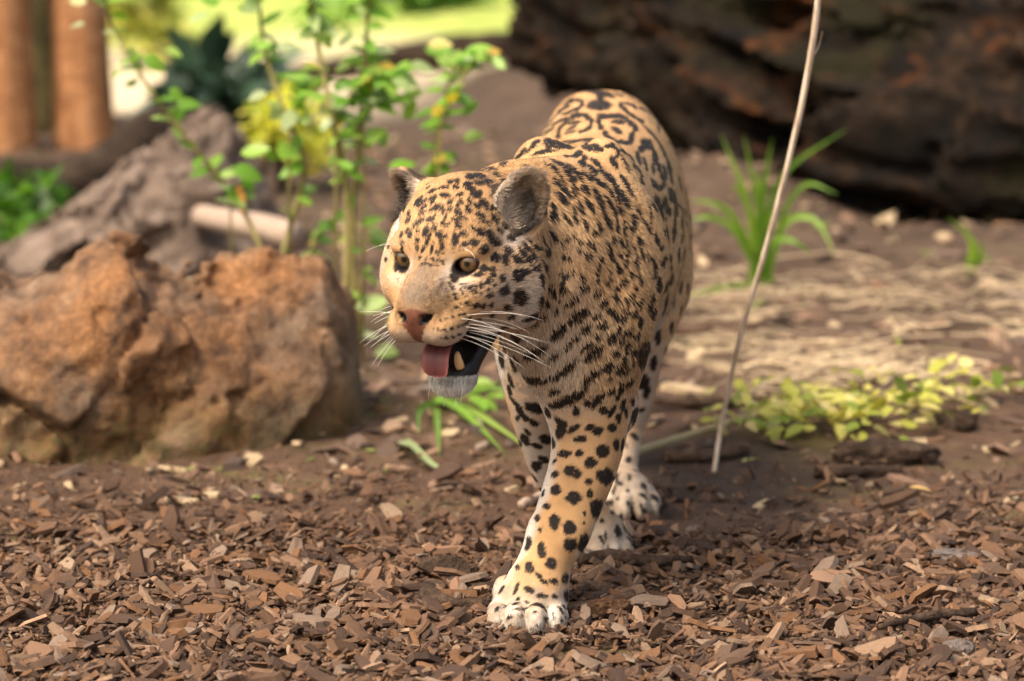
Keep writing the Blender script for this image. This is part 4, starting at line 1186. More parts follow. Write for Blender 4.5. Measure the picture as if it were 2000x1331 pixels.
marks(740, 300, 5.711, 1.16, [
 (1015,260,55,28,10),(1120,255,60,25,15),(1270,245,40,22,15),(1240,180,55,14,10),(1380,125,50,14,-20),(1160,200,50,14,10),
 (985,345,55,25,-10),(1110,335,60,28,10),(1215,320,60,20,10),(1370,300,60,16,5),(1265,380,55,25,5),(1020,400,55,32,10),
 (1090,465,65,38,-15),(870,310,30,30,0),(790,320,35,22,-20),(855,380,35,28,30),(725,390,55,18,0),(590,430,60,16,-25),
 (730,475,55,30,5),(885,470,40,22,-20),(425,550,60,22,-50),(470,570,75,16,-45),(595,510,45,20,-30),(590,560,40,14,-45),
 (620,620,65,26,-35),(485,625,60,14,-40),(475,685,45,14,-30),(785,555,45,20,-50),(870,590,22,16,-60),(910,545,30,22,60),
 (1005,540,35,20,45),(1085,595,45,22,25),(1170,560,55,40,30),(1215,630,40,20,20),(1290,610,40,34,20),(990,635,50,30,65),
 (785,635,30,25,-30),(690,625,40,14,-50),(705,670,30,12,-60),(880,670,50,28,30),(925,720,45,22,35),(1130,700,52,26,30),
 (845,755,48,20,15),(560,755,35,26,-20),(605,740,40,14,-70),(440,780,80,18,-38),(320,765,50,16,-60),(730,740,50,12,-70),
 (735,800,45,18,10),(880,825,38,24,10),(1285,720,50,20,35),(1290,775,50,14,40),(1150,770,60,10,15),(1210,795,30,10,20),
 (1400,825,40,18,45),(520,885,55,30,-70),(435,885,25,18,-50),(570,920,45,14,-70),(600,825,25,15,-50),(630,850,40,12,-70),
 (670,910,40,30,-50),(725,945,35,20,0),(1050,855,45,18,40),(1130,890,50,42,35),(1345,870,45,14,40),(940,910,50,25,30),
 (840,980,34,70,0),(860,930,26,36,-30),(1240,930,60,40,65),(1290,1000,60,40,15),(1480,950,52,38,20),(1055,1005,45,42,0),
 (945,1030,40,25,-10),(435,980,28,22,20),(535,1005,45,16,-75),(425,1060,35,16,80),(490,1080,30,16,-60),(590,1070,50,14,-75),
 (695,1030,50,24,75),(655,1115,35,18,60),(700,1105,25,12,45),(455,1165,30,14,-60),(530,1175,14,10,0),(600,1180,32,16,35),
 (680,1195,30,12,40),(720,1215,25,12,90),(490,1235,40,14,-15),(540,1235,14,10,0),(470,1250,12,10,0),(575,1252,16,9,0),
 (625,1252,16,9,0),(660,1255,14,8,0),(250,920,45,14,-75),(350,930,50,18,-75),(310,890,40,12,-50),(265,1020,30,12,-75),
 (320,690,35,12,-60),(1180,1075,40,42,0),(1295,1170,48,48,0),(1430,1090,50,35,40),(1400,1190,40,65,0),(1515,1195,55,35,45),
 (1600,1160,110,24,60),(1650,1100,110,22,52),(1640,975,90,9,48),(1725,1060,35,26,30),(1870,1070,35,50,0),(1800,1200,60,12,55),
 (1850,1250,70,16,65),(1680,1200,50,18,60),(1920,680,50,45,0),(1915,570,40,18,60),(1905,865,20,40,0),(1950,935,25,45,-10),
 (1790,1040,14,30,0),(1170,1280,45,40,-30),(1250,1310,40,35,0),(1740,1290,20,35,0),(1690,1310,30,25,0),(185,1280,20,40,-10),
 (1890,145,70,16,25),(1960,320,70,16,40),(1985,230,40,14,50)])
marks(740, 533, 5.711, 1.14, [
 (1105,20,55,25,-10),(1255,15,32,35,0),(1210,100,32,35,0),(1160,130,45,12,-20),(1115,150,30,35,0),(1360,75,28,38,0),
 (1545,10,85,30,0),(1510,70,45,45,0),(1780,80,48,62,0),(975,170,60,14,50),(1045,160,25,16,30),(1035,215,38,20,30),
 (1105,240,18,14,30),(915,185,30,10,55),(945,250,40,10,50),(1275,150,22,12,-40),(1190,200,18,10,0),(1220,262,45,22,-20),
 (1375,225,60,45,-35),(1525,275,58,85,0),(1785,315,55,80,10),(840,60,40,55,0),(800,150,14,50,-30),(850,260,16,40,-20),
 (860,290,25,12,20),(905,130,14,10,0),(975,340,30,26,40),(1075,368,30,26,0),(1155,380,26,30,0),(1245,365,28,26,-30),
 (1408,390,38,32,0),(855,390,22,14,0),(910,350,16,8,20),(690,530,16,10,0),(745,510,16,10,-20),(820,495,24,14,-20),
 (895,478,20,12,-20),(945,465,22,10,-15),(660,632,20,14,0),(730,635,20,14,0),(615,630,8,8,0),(815,620,26,14,-15),
 (890,600,26,12,-25),(950,570,35,10,-30),(1000,530,40,12,-50),(680,725,14,9,0),(745,725,18,12,0),(825,718,22,14,0),
 (895,690,25,10,-25),(1250,470,22,30,20),(1455,485,40,28,-35),(1640,495,80,28,-30),(1710,470,40,18,-25),(1790,490,40,16,-10),
 (1840,460,24,22,0),(1725,555,35,20,-20),(1120,515,18,10,0),(1385,600,40,18,-30),(1880,325,16,40,0),(1890,150,14,45,0),
 (1945,180,25,60,-15),(1945,915,65,26,-35)])
marks(980, 160, 5.26, 1.22, [
 (1010,110,130,45,10),(1010,165,34,50,0),(1000,240,110,50,0),(750,420,60,14,-15),(720,475,50,12,-25),(700,520,60,10,-15),
 (1200,415,65,22,5),(1180,500,60,26,30),(665,265,40,12,-30),(850,600,180,42,-5),(930,675,90,35,5),(700,610,120,14,-8),
 (590,645,140,32,18),(490,620,50,40,40),(340,640,60,22,-45),(300,690,60,12,-40),(440,720,120,16,-10),(370,780,90,12,-5),
 (210,730,70,14,-50),(150,780,40,10,-50),(470,460,120,14,-45),(600,400,90,16,-25),(480,400,70,12,-50),(450,520,70,14,-40),
 (500,500,60,10,-35),(690,120,60,16,-35),(600,200,60,12,-40),(1290,95,60,12,15),(1200,130,50,10,30),(1350,140,70,10,35),
 (1150,830,60,26,60),(970,840,60,20,40),(830,840,40,30,30),(1490,640,60,45,30),(1430,690,30,30,0),(1560,790,18,60,-10),
 (1550,890,16,50,-10),(1400,780,20,60,-15),(1470,840,12,70,-15),(1430,1000,16,40,-20),(1560,560,140,10,50),(1650,700,14,120,-25),
 (1720,900,20,120,-12),(1740,1170,35,70,-15),(1590,1230,30,65,-10),(1670,1230,25,50,10),(1790,1280,20,80,-8),(1830,1050,14,90,-12),
 (1640,450,14,60,-10),(1560,330,60,12,45),(600,860,110,18,35),(740,930,110,20,50),(660,930,90,14,50),(560,960,70,12,50),
 (690,1020,110,18,55),(560,1050,80,20,40),(640,1110,80,20,50),(720,1140,60,12,55),(830,1090,60,30,45),(860,970,60,20,45),
 (930,900,60,24,45),(960,1010,90,18,42),(1040,950,60,16,50),(1130,1020,110,24,55),(1165,1110,80,26,65),(600,1180,75,30,45),
 (950,1150,90,26,60),(995,1240,80,22,70),(870,1240,70,22,50),(1100,1130,100,13,60),(1180,1190,70,14,65),(1250,1200,90,26,65),
 (1280,1060,120,20,60),(500,1260,50,22,60),(790,1280,60,22,70),(1080,1220,70,16,55),(720,1290,40,16,60)],
 [([(590,570),(590,500),(660,420),(740,360),(830,340),(900,370),(920,440),(880,490),(800,520)],24),
  ([(990,370),(1010,460),(1080,560),(1200,620),(1310,630),(1340,550),(1380,490),(1320,420),(1240,360),(1150,350),(1060,365),(990,360)],25),
  ([(560,350),(620,280),(700,210),(790,185),(830,215),(790,270),(700,310),(620,340)],17),
  ([(1220,230),(1260,290),(1350,360),(1450,410)],20),([(1220,225),(1310,230),(1380,270)],15),([(1410,270),(1480,300),(1540,350)],15),
  ([(640,760),(740,770),(800,730),(860,790)],24),([(1060,660),(1140,660),(1190,720),(1180,780)],18),
  ([(1500,650),(1570,720),(1600,850),(1640,950),(1660,1040),(1620,1090),(1560,1050),(1530,990)],20),
  ([(1230,700),(1310,770),(1370,870),(1450,980)],16),([(1220,760),(1270,840),(1310,940)],12)])
marks(1040, 400, 6.25, 1.14, [
 (230,130,55,50,20),(395,140,75,26,50),(505,150,60,18,60),(625,220,75,22,68),(790,240,85,22,70),(735,320,50,26,55),
 (905,190,80,28,60),(1005,220,24,75,-5),(1105,240,26,75,0),(1180,290,60,16,60),(1225,190,34,85,0),(840,70,80,24,70),
 (970,60,80,22,60),(1050,50,60,20,60),(570,40,22,55,-10),(700,30,60,18,60),(1170,20,40,18,60),(1290,90,80,14,65),
 (1380,240,110,14,60),(1440,130,10,120,-5),(215,320,16,35,-10),(260,390,26,50,-10),(175,545,40,55,0),(125,400,14,60,-5),
 (505,380,18,35,-15),(660,440,16,45,0),(725,490,24,55,-10),(655,600,45,40,-40),(975,400,24,50,-10),(1065,440,18,65,-20),
 (1050,590,16,30,0),(1020,730,22,50,-10),(1130,500,12,70,-10),(1110,370,10,80,-8),(1245,700,22,65,-15),(1290,420,32,55,-10),
 (1240,560,11,105,-20),(1310,560,11,115,-20),(1185,840,26,40,-20),(1290,890,20,65,-5),(1105,910,42,36,-40),(1015,990,38,36,0),
 (1230,990,18,36,0),(1060,940,40,10,-30),(355,820,36,36,-20),(600,880,34,32,-30),(620,1000,60,28,-40),(255,1050,20,55,-25),
 (320,1130,12,20,0),(460,1170,90,26,-30),(860,1170,60,32,-45),(1020,1140,50,26,40),(990,1090,30,24,0),(1145,1160,20,40,0),
 (1205,1120,20,55,0),(1090,1240,18,20,0),(1310,1160,18,90,8),(1255,1200,12,60,10),(290,1270,18,40,10),(180,1190,24,36,0),
 (1530,920,24,50,15),(1640,990,24,80,25),(1440,1180,28,120,20),(1490,1300,40,22,-50),(1610,1290,24,70,15),(1640,1130,12,70,20),
 (1500,400,20,80,-15),(1640,350,16,90,-5),(1720,330,18,110,3),(1740,130,18,130,0),(1570,110,24,110,-5),(1670,80,24,45,0),
 (1620,170,14,26,0),(1840,300,20,90,0),(1820,430,16,60,0),(1790,620,12,90,5),(1830,60,26,80,-25)],
 [([(440,390),(380,400),(350,500),(370,620),(420,650),(440,600)],23),([(560,400),(570,480),(540,590)],12),
  ([(830,620),(800,710),(770,800),(780,900)],25),([(920,450),(930,550),(960,650)],24),([(1120,590),(1130,680),(1080,760),(1030,810)],18),
  ([(930,770),(920,870),(880,950)],21),([(510,800),(420,850),(370,940),(370,1030),(420,1040)],25),([(760,1000),(720,1100)],13),
  ([(840,1030),(770,1085)],22),([(1380,560),(1400,660),(1450,650),(1490,750),(1460,890)],20),([(1600,740),(1590,680),(1630,640)],22),
  ([(1690,610),(1690,720),(1700,830)],18),([(1490,330),(1530,470),(1570,530),(1590,430)],18)])
marks(960, 600, 5.711, 1.18, [
 (960,80,130,48,-38),(750,250,130,38,-42),(470,480,130,48,-25),(1150,70,50,20,-25),(1050,215,75,27,-38),(890,375,120,23,-45),
 (690,535,75,27,-38),(1225,170,50,36,-25),(1060,420,65,30,-35),(1175,315,34,26,0),(1140,490,115,42,-42),(1330,330,50,64,20),
 (820,680,150,33,-40),(600,800,60,16,-35),(1330,30,70,24,20),(1380,100,40,24,30),(1450,120,30,24,-50),(1500,55,30,36,0),
 (1580,55,40,26,-45),(1410,230,24,50,15),(1460,320,100,20,-65),(1540,230,26,50,20),(1635,145,24,60,0),(1580,320,14,50,0),
 (1620,280,12,60,0),(1500,430,24,62,12),(1375,500,42,38,0),(1575,480,28,42,0),(1480,560,26,34,0),(1575,590,14,45,0),
 (1120,760,120,42,-42),(1290,640,65,42,-42),(1455,680,80,42,-10),(1310,755,22,34,0),(1540,830,60,24,-50),(1440,890,28,60,10),
 (1345,930,50,26,-40),(1410,990,20,40,10),(690,930,50,28,-20),(830,1040,210,52,-25),(1180,1040,100,38,-50),(1060,1060,40,40,-20),
 (940,1160,32,50,0),(1245,1155,45,45,0),(1340,1160,75,24,-55),(1470,1080,24,70,15),(1420,1240,26,50,0),(1505,1180,16,50,0),
 (770,1290,80,30,40),(1710,510,60,130,8),(1810,630,35,70,10),(1670,840,85,75,-10),(1730,950,35,70,15),(1620,1210,60,85,15),
 (1590,1050,30,40,0),(1865,340,22,80,5),(110,590,24,100,-10),(100,390,12,35,0),(140,450,14,60,-15),(230,600,24,110,-18),
 (440,790,100,38,18),(490,1130,110,52,10),(270,1080,90,18,50),(350,1210,100,28,45),(290,1240,25,25,0),(620,1180,26,60,-20),
 (210,820,18,70,-20),(200,930,18,60,-15)])
marks(960, 820, 5.711, 1.05, [
 (400,140,50,22,45),(370,230,80,38,55),(510,295,65,30,20),(605,220,70,50,5),(580,445,65,35,25),(500,520,55,60,30),(470,40,60,36,30),
 (770,120,55,105,15),(910,105,75,36,-35),(1100,85,55,30,-15),(1185,130,58,42,-20),(1350,90,50,48,0),(1420,15,24,40,0),
 (990,215,75,38,-10),(1395,275,36,65,0),(1465,280,16,75,8),(1240,350,70,78,30),(810,380,75,40,-5),(700,460,40,14,-50),
 (980,375,46,34,-10),(1110,480,70,60,15),(900,580,105,58,22),(705,605,40,36,-45),(1090,690,40,34,-10),(1285,635,88,88,0),
 (1395,630,28,55,10),(1370,770,18,70,15),(715,785,62,55,0),(1100,830,36,48,0),(920,875,85,72,0),(575,820,14,40,15),(615,965,36,36,0),
 (1180,1000,60,100,8),(1035,1045,14,30,0),(510,1095,30,36,10),(700,1140,60,78,-5),(870,1200,70,78,10),(1030,1150,13,20,0),
 (540,1230,20,25,0),(1530,450,30,36,20),(1535,635,20,34,0),(1435,710,28,26,0),(1520,790,26,16,0),(1415,870,22,18,0),(1520,930,14,30,0),
 (1440,1080,18,40,0),(1580,1080,20,50,0),(1680,980,14,60,-20),(1740,1050,12,50,-10),(1505,295,16,28,0),(1340,1030,16,20,0),(1230,1125,20,20,0)])
marks(930, 1040, 5.711, 1.05, [
 (580,120,30,88,12),(730,200,45,85,-3),(1060,130,72,72,-15),(1205,120,48,100,20),(845,345,60,65,0),(590,390,45,65,-10),(460,385,26,28,0),
 (700,485,50,26,50),(750,545,50,22,28),(865,545,55,30,22),(1000,515,40,60,15),(1055,495,14,30,10),(590,640,55,34,30),(450,620,70,17,-65),
 (285,630,60,14,-60),(735,710,68,26,5),(880,715,36,24,25),(465,745,30,16,-30),(570,780,40,13,25),(710,810,75,16,18),(940,855,50,13,55),
 (970,815,30,12,45),(235,850,36,18,-60),(330,820,30,10,0),(510,850,70,10,8),(440,795,40,10,-20),(370,945,32,22,-45),(490,920,22,14,0),
 (655,890,18,15,0),(780,965,22,38,-5),(855,900,14,12,0),(950,975,16,28,-10),(370,1055,13,30,0),(490,1105,24,40,0),(725,1115,22,22,0),
 (325,1140,18,26,0),(225,1090,14,30,15),(690,1030,30,9,0),(1265,205,36,16,15),(1410,255,20,40,0),(1400,80,60,18,60),(1480,190,60,10,65),
 (1320,300,22,12,20),(1275,320,14,10,0),(1345,380,30,12,40),(1440,40,18,45,0)])

marks(0, 0, 1, 1.0, [(1300,402,5,15,-4),(1316,452,5,14,-2),(1326,500,4,16,2),(1312,545,5,13,8),(1302,592,5,14,10),(1317,385,4,15,-8),(1298,335,4,14,-14),(1332,430,4,14,0),(1330,560,3,14,8),(1288,560,6,10,15),(1275,610,5,12,15),(1312,640,4,12,12),(1284,655,5,11,10)])

# ------------------------------------------------------------------ body mesh object (needed for ray casts)
JAG = empty('jaguar', (0.10, 0.45, 0.0))
tag(JAG, 'spotted golden jaguar walking over the wood chips with open mouth and tongue out', 'jaguar')
jloc = np.array(JAG.location)
body_me = mesh_np('jaguar_body', JV - jloc, JQ)
body = obj('body', body_me, JAG)
bpy.context.view_layer.update()

# marks on the surface: centre, normal, two axis vectors
def cast(u, v):
    d = Vector(ray(u, v)).normalized()
    ok, loc, nor, fi = body.ray_cast(Vector(_C - jloc), d)
    if not ok: return None
    return np.array(loc) + jloc, fi
face_n = unit(JN[JQ].mean(1))
SP = []
for (u, v, a, b, g) in MARKS:
    h = cast(u, v)
    if h is None:
        for du, dv in ((-7, 0), (7, 0), (0, 7), (0, -7), (-14, 0), (14, 0), (0, 14)):
            h = cast(u + du, v + dv)
            if h is not None: u += du; v += dv; break
    if h is None: continue
    c, fi = h; n = face_n[fi]
    ax = []
    for L, ang in ((a, g), (b, g + math.pi / 2)):
        d = ray(u + L * math.cos(ang), v + L * math.sin(ang))
        den = float(np.dot(d, n))
        e = _C + d * (np.dot(c - _C, n) / den) - c if abs(den) > 1e-3 else np.zeros(3)
        lim = px(L, c[1]) * 5.0
        ln = np.linalg.norm(e)
        if ln < 1e-5:
            e = np.cross(n, [0, 0, 1.0]) * lim * .5; ln = np.linalg.norm(e)
        ax.append(e * min(1.0, lim / ln))
    SP.append((c, n, ax[0], ax[1]))
# the rest of the animal, which the photograph does not show: rosettes and spots in the same rhythm
cand = RNG.permutation(len(JV))[:14000]
fh, lh, uh = [(JV - EYE) @ a_ for a_ in (HF, HL, HU)]
in_head = (np.sqrt(((fh + .055) / .115) ** 2 + (lh / .115) ** 2 + ((uh + .035) / .145) ** 2) < 1.1) | (np.sqrt(((fh - .015) / .11) ** 2 + (lh / .09) ** 2 + ((uh + .10) / .12) ** 2) < 1.1)
pickd = np.array([s_[0] for s_ in SP])
for i in cand:
    p = JV[i]; n = JN[i]
    if in_head[i]:
        if not (lh[i] < -.03 and fh[i] < -.012 and uh[i] > -.11): continue
        gap, kind = RNG.uniform(.017, .023), 0
    elif p[2] > .36 and p[1] > .30: gap, kind = .058, 2
    elif p[2] > .30: gap, kind = .034, 1
    else: gap, kind = (.028 if p[2] > .06 else .022), 0
    if n[2] < -.7 and p[2] > .2: continue
    if ((pickd - p) ** 2).sum(1).min() < gap * gap: continue
    pickd = np.concatenate([pickd, p[None]])
    t1 = unit(np.cross(n, RNG.normal(size=3))); t2 = np.cross(n, t1)
    if kind == 2:
        r0 = RNG.uniform(.019, .026); k0 = RNG.uniform(0, 6)
        for q_ in range(6):
            if RNG.random() < .14: continue
            a0 = k0 + q_ * 1.047
            cc = p + (math.cos(a0) * t1 + math.sin(a0) * t2 * .8) * r0
            tt = -math.sin(a0) * t1 + math.cos(a0) * t2
            SP.append((cc, n, tt * r0 * RNG.uniform(.4, .56), np.cross(n, tt) * RNG.uniform(.0048, .0078)))
        if RNG.random() < .6: SP.append((p, n, t1 * .006, t2 * .005))
    else:
        r0 = (RNG.uniform(.009, .014) if kind else RNG.uniform(.007, .012)) * (.55 if in_head[i] else 1)
        SP.append((p, n, t1 * r0, t2 * r0 * .72))
print('marks', len(SP))

def dark_at(Pt, Nm):
    """0..1 darkness of the markings at points"""
    cs = .03
    key = np.floor((Pt + 2) / cs).astype(np.int64); kk = (key[:, 0] * 512 + key[:, 1]) * 512 + key[:, 2]
    order = np.argsort(kk, kind='stable'); sk = kk[order]
    out = np.zeros(len(Pt), np.float32)
    wob = fbm(Pt * 110, 2) * .24 + noise3(Pt * 420) * .06
    for c, n, A, B in SP:
        r = max(np.linalg.norm(A), np.linalg.norm(B)) * 1.35
        lo = np.floor((c - r + 2) / cs).astype(int); hi = np.floor((c + r + 2) / cs).astype(int)
        idx = []
        for i in range(lo[0], hi[0] + 1):
            for j in range(lo[1], hi[1] + 1):
                b0 = (i * 512 + j) * 512
                a1 = np.searchsorted(sk, b0 + lo[2]); a2 = np.searchsorted(sk, b0 + hi[2], 'right')
                if a2 > a1: idx.append(order[a1:a2])
        if not idx: continue
        idx = np.concatenate(idx)
        d = Pt[idx] - c
        m = ((Nm[idx] @ n) > .1) & (np.abs(d @ n) < .035)
        bn = np.cross(B, n); an = np.cross(n, A)
        s = d @ (bn / (A @ bn)); t = d @ (an / (B @ an))
        val = np.sqrt(s * s + t * t) - 1 + wob[idx]
        w = np.where(m, 1 - sstep(-.14, .14, val), 0)
        out[idx] = np.maximum(out[idx], w)
    return out

TAN = np.array([.56, .335, .160]); GOLD = np.array([.60, .42, .258]); WHITE = np.array([.66, .61, .56]); DARK = np.array([.018, .013, .011])
EAR_IN = np.array([.26, .18, .118])
def headco(Pt):
    q = Pt - EYE
    return q @ HF, q @ HL, q @ HU

def lerp(a, b, w):
    return a + (b - a) * w[:, None]

def regions(Pt, Nm):
    f, l, u = headco(Pt)
    cheek_d = np.sqrt(((f + .055) / .115) ** 2 + (l / .115) ** 2 + ((u + .035) / .145) ** 2)
    ears = np.zeros(len(Pt)); ear_in = np.zeros(len(Pt)); ear_t = np.zeros(len(Pt))
    for c, nn, w, t, s in EARS:
        q = Pt - c
        a, b, h = q @ nn, q @ w, q @ t
        e = (np.abs(b) < .045) & (np.abs(a) < .035) & (h > -.042) & (h < .06)
        r = np.sqrt((b / .037) ** 2 + ((h - .004) / .050) ** 2)
        e &= r < 1.15
        ears = np.where(e, 1, ears)
        ear_in = np.where(e & ((Nm @ nn) > .15) & (r < .98), 1, ear_in)
        ear_t = np.where(e, h, ear_t)
    muz = np.sqrt(((f - .015) / .11) ** 2 + (l / .09) ** 2 + ((u + .10) / .12) ** 2)
    head = 1 - sstep(.98, 1.12, np.minimum(cheek_d, muz))
    head = np.maximum(head, ears)
    eye = np.full(len(Pt), 9.0)
    for s in (-1, 1):
        c8, s8 = math.cos(R(8)), math.sin(R(8))
        b = (l - s * .0485); h = u + .0012
        b, h = b * c8 + s * s8 * h, -s * s8 * b + h * c8
        e = np.where(f > -.035, np.sqrt((b / .0148) ** 2 + (h / .0112) ** 2), 9)
        eye = np.minimum(eye, e)
    return dict(f=f, l=l, u=u, head=head, ears=ears, ear_in=ear_in, ear_t=ear_t, eye=eye)

MOUTH_Y = lambda f: np.interp(f, [-.09, -.05, 0, .03, .06, .09], [-.118, -.118, -.113, -.106, -.1035, -.098])
def mouth_mask(Pt, Nm, g):
    """bare dark skin: lips, inside of the mouth"""
    f, l, u = g['f'], g['l'], g['u']
    m = (f > -.082) & (f < .075) & (u < MOUTH_Y(f)) & (u > np.interp(f, [-.08, -.02, .02], [-.135, -.166, -.162]))
    m &= np.abs(l - .006) < .066
    return m

def coat(Pt, Nm):
    g = regions(Pt, Nm); f, l, u, hd = g['f'], g['l'], g['u'], g['head']
    n1 = fbm(Pt * 9, 3)
    col = np.repeat(GOLD[None], len(Pt), 0)
    # back is warmer and deeper, flanks paler
    col = lerp(col, TAN, sstep(.0, .9, np.clip(Nm[:, 2], 0, 1) * .6 + .25 + n1 * .3))
    low = sstep(.42, .20, Pt[:, 2])
    col = lerp(col, TAN, low * .9 * (1 - hd))
    ros = fbm(Pt * 26 + 7, 2)
    col = col * (1 - .16 * sstep(-.1, .5, ros) * (1 - hd))[:, None] * np.array([1, .97, .92])
    # pale underside: belly, breast, inner legs
    wh = sstep(-.15, -.75, Nm[:, 2]) * (1 - hd)
    cen = P(1085, 700, .05)
    br = np.exp(-(((Pt[:, 0] - cen[0]) / .05) ** 2 + ((Pt[:, 2] - cen[2]) / .09) ** 2)) * sstep(.22, .05, Pt[:, 1])
    wh = np.maximum(wh, br * .62 * (1 - hd))
    legL = (Pt[:, 2] < .36) & (Pt[:, 1] < .26) & (hd < .5)
    wh = np.maximum(wh, np.where(legL, sstep(.55, .95, -Nm[:, 0] + n1 * .15) * .9, 0))  # pale inner foreleg, with the lit rim of its edge put into the colour
    wh = np.maximum(wh, np.where(legL, sstep(.85, 1.0, Nm[:, 0]) * .4, 0))
    wh = np.maximum(wh, sstep(.085, .035, Pt[:, 2] + n1 * .02) * np.where(Pt[:, 1] > .25, .65, .9))                       # paws
    hind = (Pt[:, 1] > .6) & (Pt[:, 2] < .30)
    wh = np.maximum(wh, np.where(hind, sstep(.20, .04, Pt[:, 2]) * .5, 0))
    # head
    wh_h = np.zeros(len(Pt))
    wh_h = np.maximum(wh_h, sstep(-.128, -.148, u))                                    # chin
    wh_h = np.maximum(wh_h, sstep(-.062, -.100, u) * sstep(.05, .03, np.abs(u + .085)) * .75)   # lips
    wh_h = np.maximum(wh_h, sstep(.055, .100, np.abs(l)) * sstep(.01, -.07, u) * .66)  # cheeks
    wh_h = np.maximum(wh_h, np.exp(-(((np.abs(l) - .050) / .020) ** 2 + ((u + .022) / .010) ** 2)) * .5 * (f > -.05))
    wh_h = np.maximum(wh_h, np.exp(-(((np.abs(l) - .030) / .008) ** 2 + ((u + .004) / .016) ** 2)) * .45 * (f > -.05))
    wh_h = np.maximum(wh_h, sstep(-.10, -.13, f) * sstep(-.02, -.06, u) * .6)
    wh_h = np.maximum(wh_h, np.exp(-(((f + .075) / .028) ** 2 + ((np.abs(l) - .088) / .018) ** 2 + ((u - .020) / .022) ** 2)) * .85)
    wh_h = np.maximum(wh_h, sstep(-.070, -.092, l) * sstep(.055, .02, u) * .3)
    wh = np.maximum(wh * (1 - hd), wh_h * hd)
    colh = lerp(col, np.repeat((TAN * np.array([.90, .87, .84]))[None], len(Pt), 0), np.full(len(Pt), .8))
    col = lerp(col, colh, hd)
    # nose bridge: greyish tan
    nb = sstep(.040, .020, np.abs(l)) * sstep(-.006, .012, f) * sstep(-.10, -.055, u) * sstep(.030, .006, u) * (hd > .5)
    col = lerp(col, np.repeat(np.array([[.27, .158, .080]]), len(Pt), 0) * (1 + .25 * n1 + .45 * fbm(Pt * 75, 3))[:, None], nb * .85)
    nb2 = sstep(.022, .008, np.abs(l - .002)) * sstep(.02, .045, f) * sstep(-.050, -.034, u + n1 * .012) * (hd > .5)
    col = lerp(col, np.repeat(np.array([[.215, .165, .12]]), len(Pt), 0), nb2 * .7)
    white = np.repeat(WHITE[None], len(Pt), 0) * (1 + .05 * n1)[:, None]
    col = lerp(col, white, np.clip(wh + n1 * .10 * (wh > .05), 0, 1))
    pw = sstep(.10, .05, Pt[:, 2])
    col = lerp(col, np.repeat(np.array([[.34, .265, .20]]), len(Pt), 0), np.clip(pw * (.55 + fbm(Pt * 45, 3) * .8), 0, .9))
    chn = sstep(-.150, -.165, u) * (hd > .5)
    col = lerp(col, np.repeat(np.array([[.82, .79, .75]]), len(Pt), 0), chn)
    # ears
    ei = g['ear_in'] > 0
    deep = np.zeros(len(Pt)); tuft = np.zeros(len(Pt))
    for c, nn, w, t, s in EARS:
        q = Pt - c; h = q @ t; bb = (q @ HL) * s
        mine = np.linalg.norm(q, axis=1) < .08
        deep = np.where(mine, np.maximum(deep, np.exp(-(((bb - .008) / .016) ** 2 + ((h + .010) / .028) ** 2))), deep)
        tuft = np.where(mine, np.maximum(tuft, sstep(.002, -.022, bb)), tuft)
    ecol = np.repeat(EAR_IN[None], len(Pt), 0)
    ecol = lerp(ecol, np.repeat(np.array([[.50, .41, .33]]), len(Pt), 0), np.clip(tuft * .7 + fbm(Pt * 80, 2) * .45, 0, 1))
    ecol = lerp(ecol, np.repeat(np.array([[.022, .015, .011]]), len(Pt), 0), np.clip(deep * 2.2 * (1 + fbm(Pt * 110, 2) * .4), 0, 1))
    col[ei] = ecol[ei]
    eb = (g['ears'] > 0) & ~ei & (g['ear_t'] > -.005)
    dk = dark_at(Pt, Nm)
    dk = np.where(g['ears'] > 0, 0, dk)
    dk = np.where(eb, sstep(.5, .2, np.abs(g['ear_t'] - .012) / .05) * .95, dk)
    rim = sstep(1.26, 1.12, g['eye']) * (f > -.035)
    dk = np.maximum(dk, rim)
    dk = np.maximum(dk, sstep(-.172, -.160, u + .004 * noise3(Pt * 300)) * sstep(-.14, -.155, u) * .8 * (hd > .5))
    spk = sstep(.30, .48, noise3(Pt * 230)) * sstep(.016, .024, np.abs(l)) * sstep(.060, .045, np.abs(l)) * sstep(-.02, .0, f) * sstep(.06, .045, f) * sstep(.0, -.012, u) * sstep(-.085, -.065, u)
    dk = np.maximum(dk, spk * .75 * (hd > .5))
    # tear line at the inner corner
    for s in (-1, 1):
        dk = np.maximum(dk, np.exp(-(((l - s * .0275) / .0026) ** 2 + ((u + .018) / .010) ** 2)) * .65 * (f > -.03) * (hd > .5))
    col = lerp(col, np.repeat(DARK[None], len(Pt), 0), dk)
    return col, g, dk

# ------------------------------------------------------------------ skin
vcol, vg, _ = coat(JV, JN)
f, l, u = vg['f'], vg['l'], vg['u']
skin_k = np.zeros(len(JV))                                     # 1 = bare wet skin
mm = mouth_mask(JV, JN, vg)
vcol[mm] = (.012, .010, .010); skin_k[mm] = 1
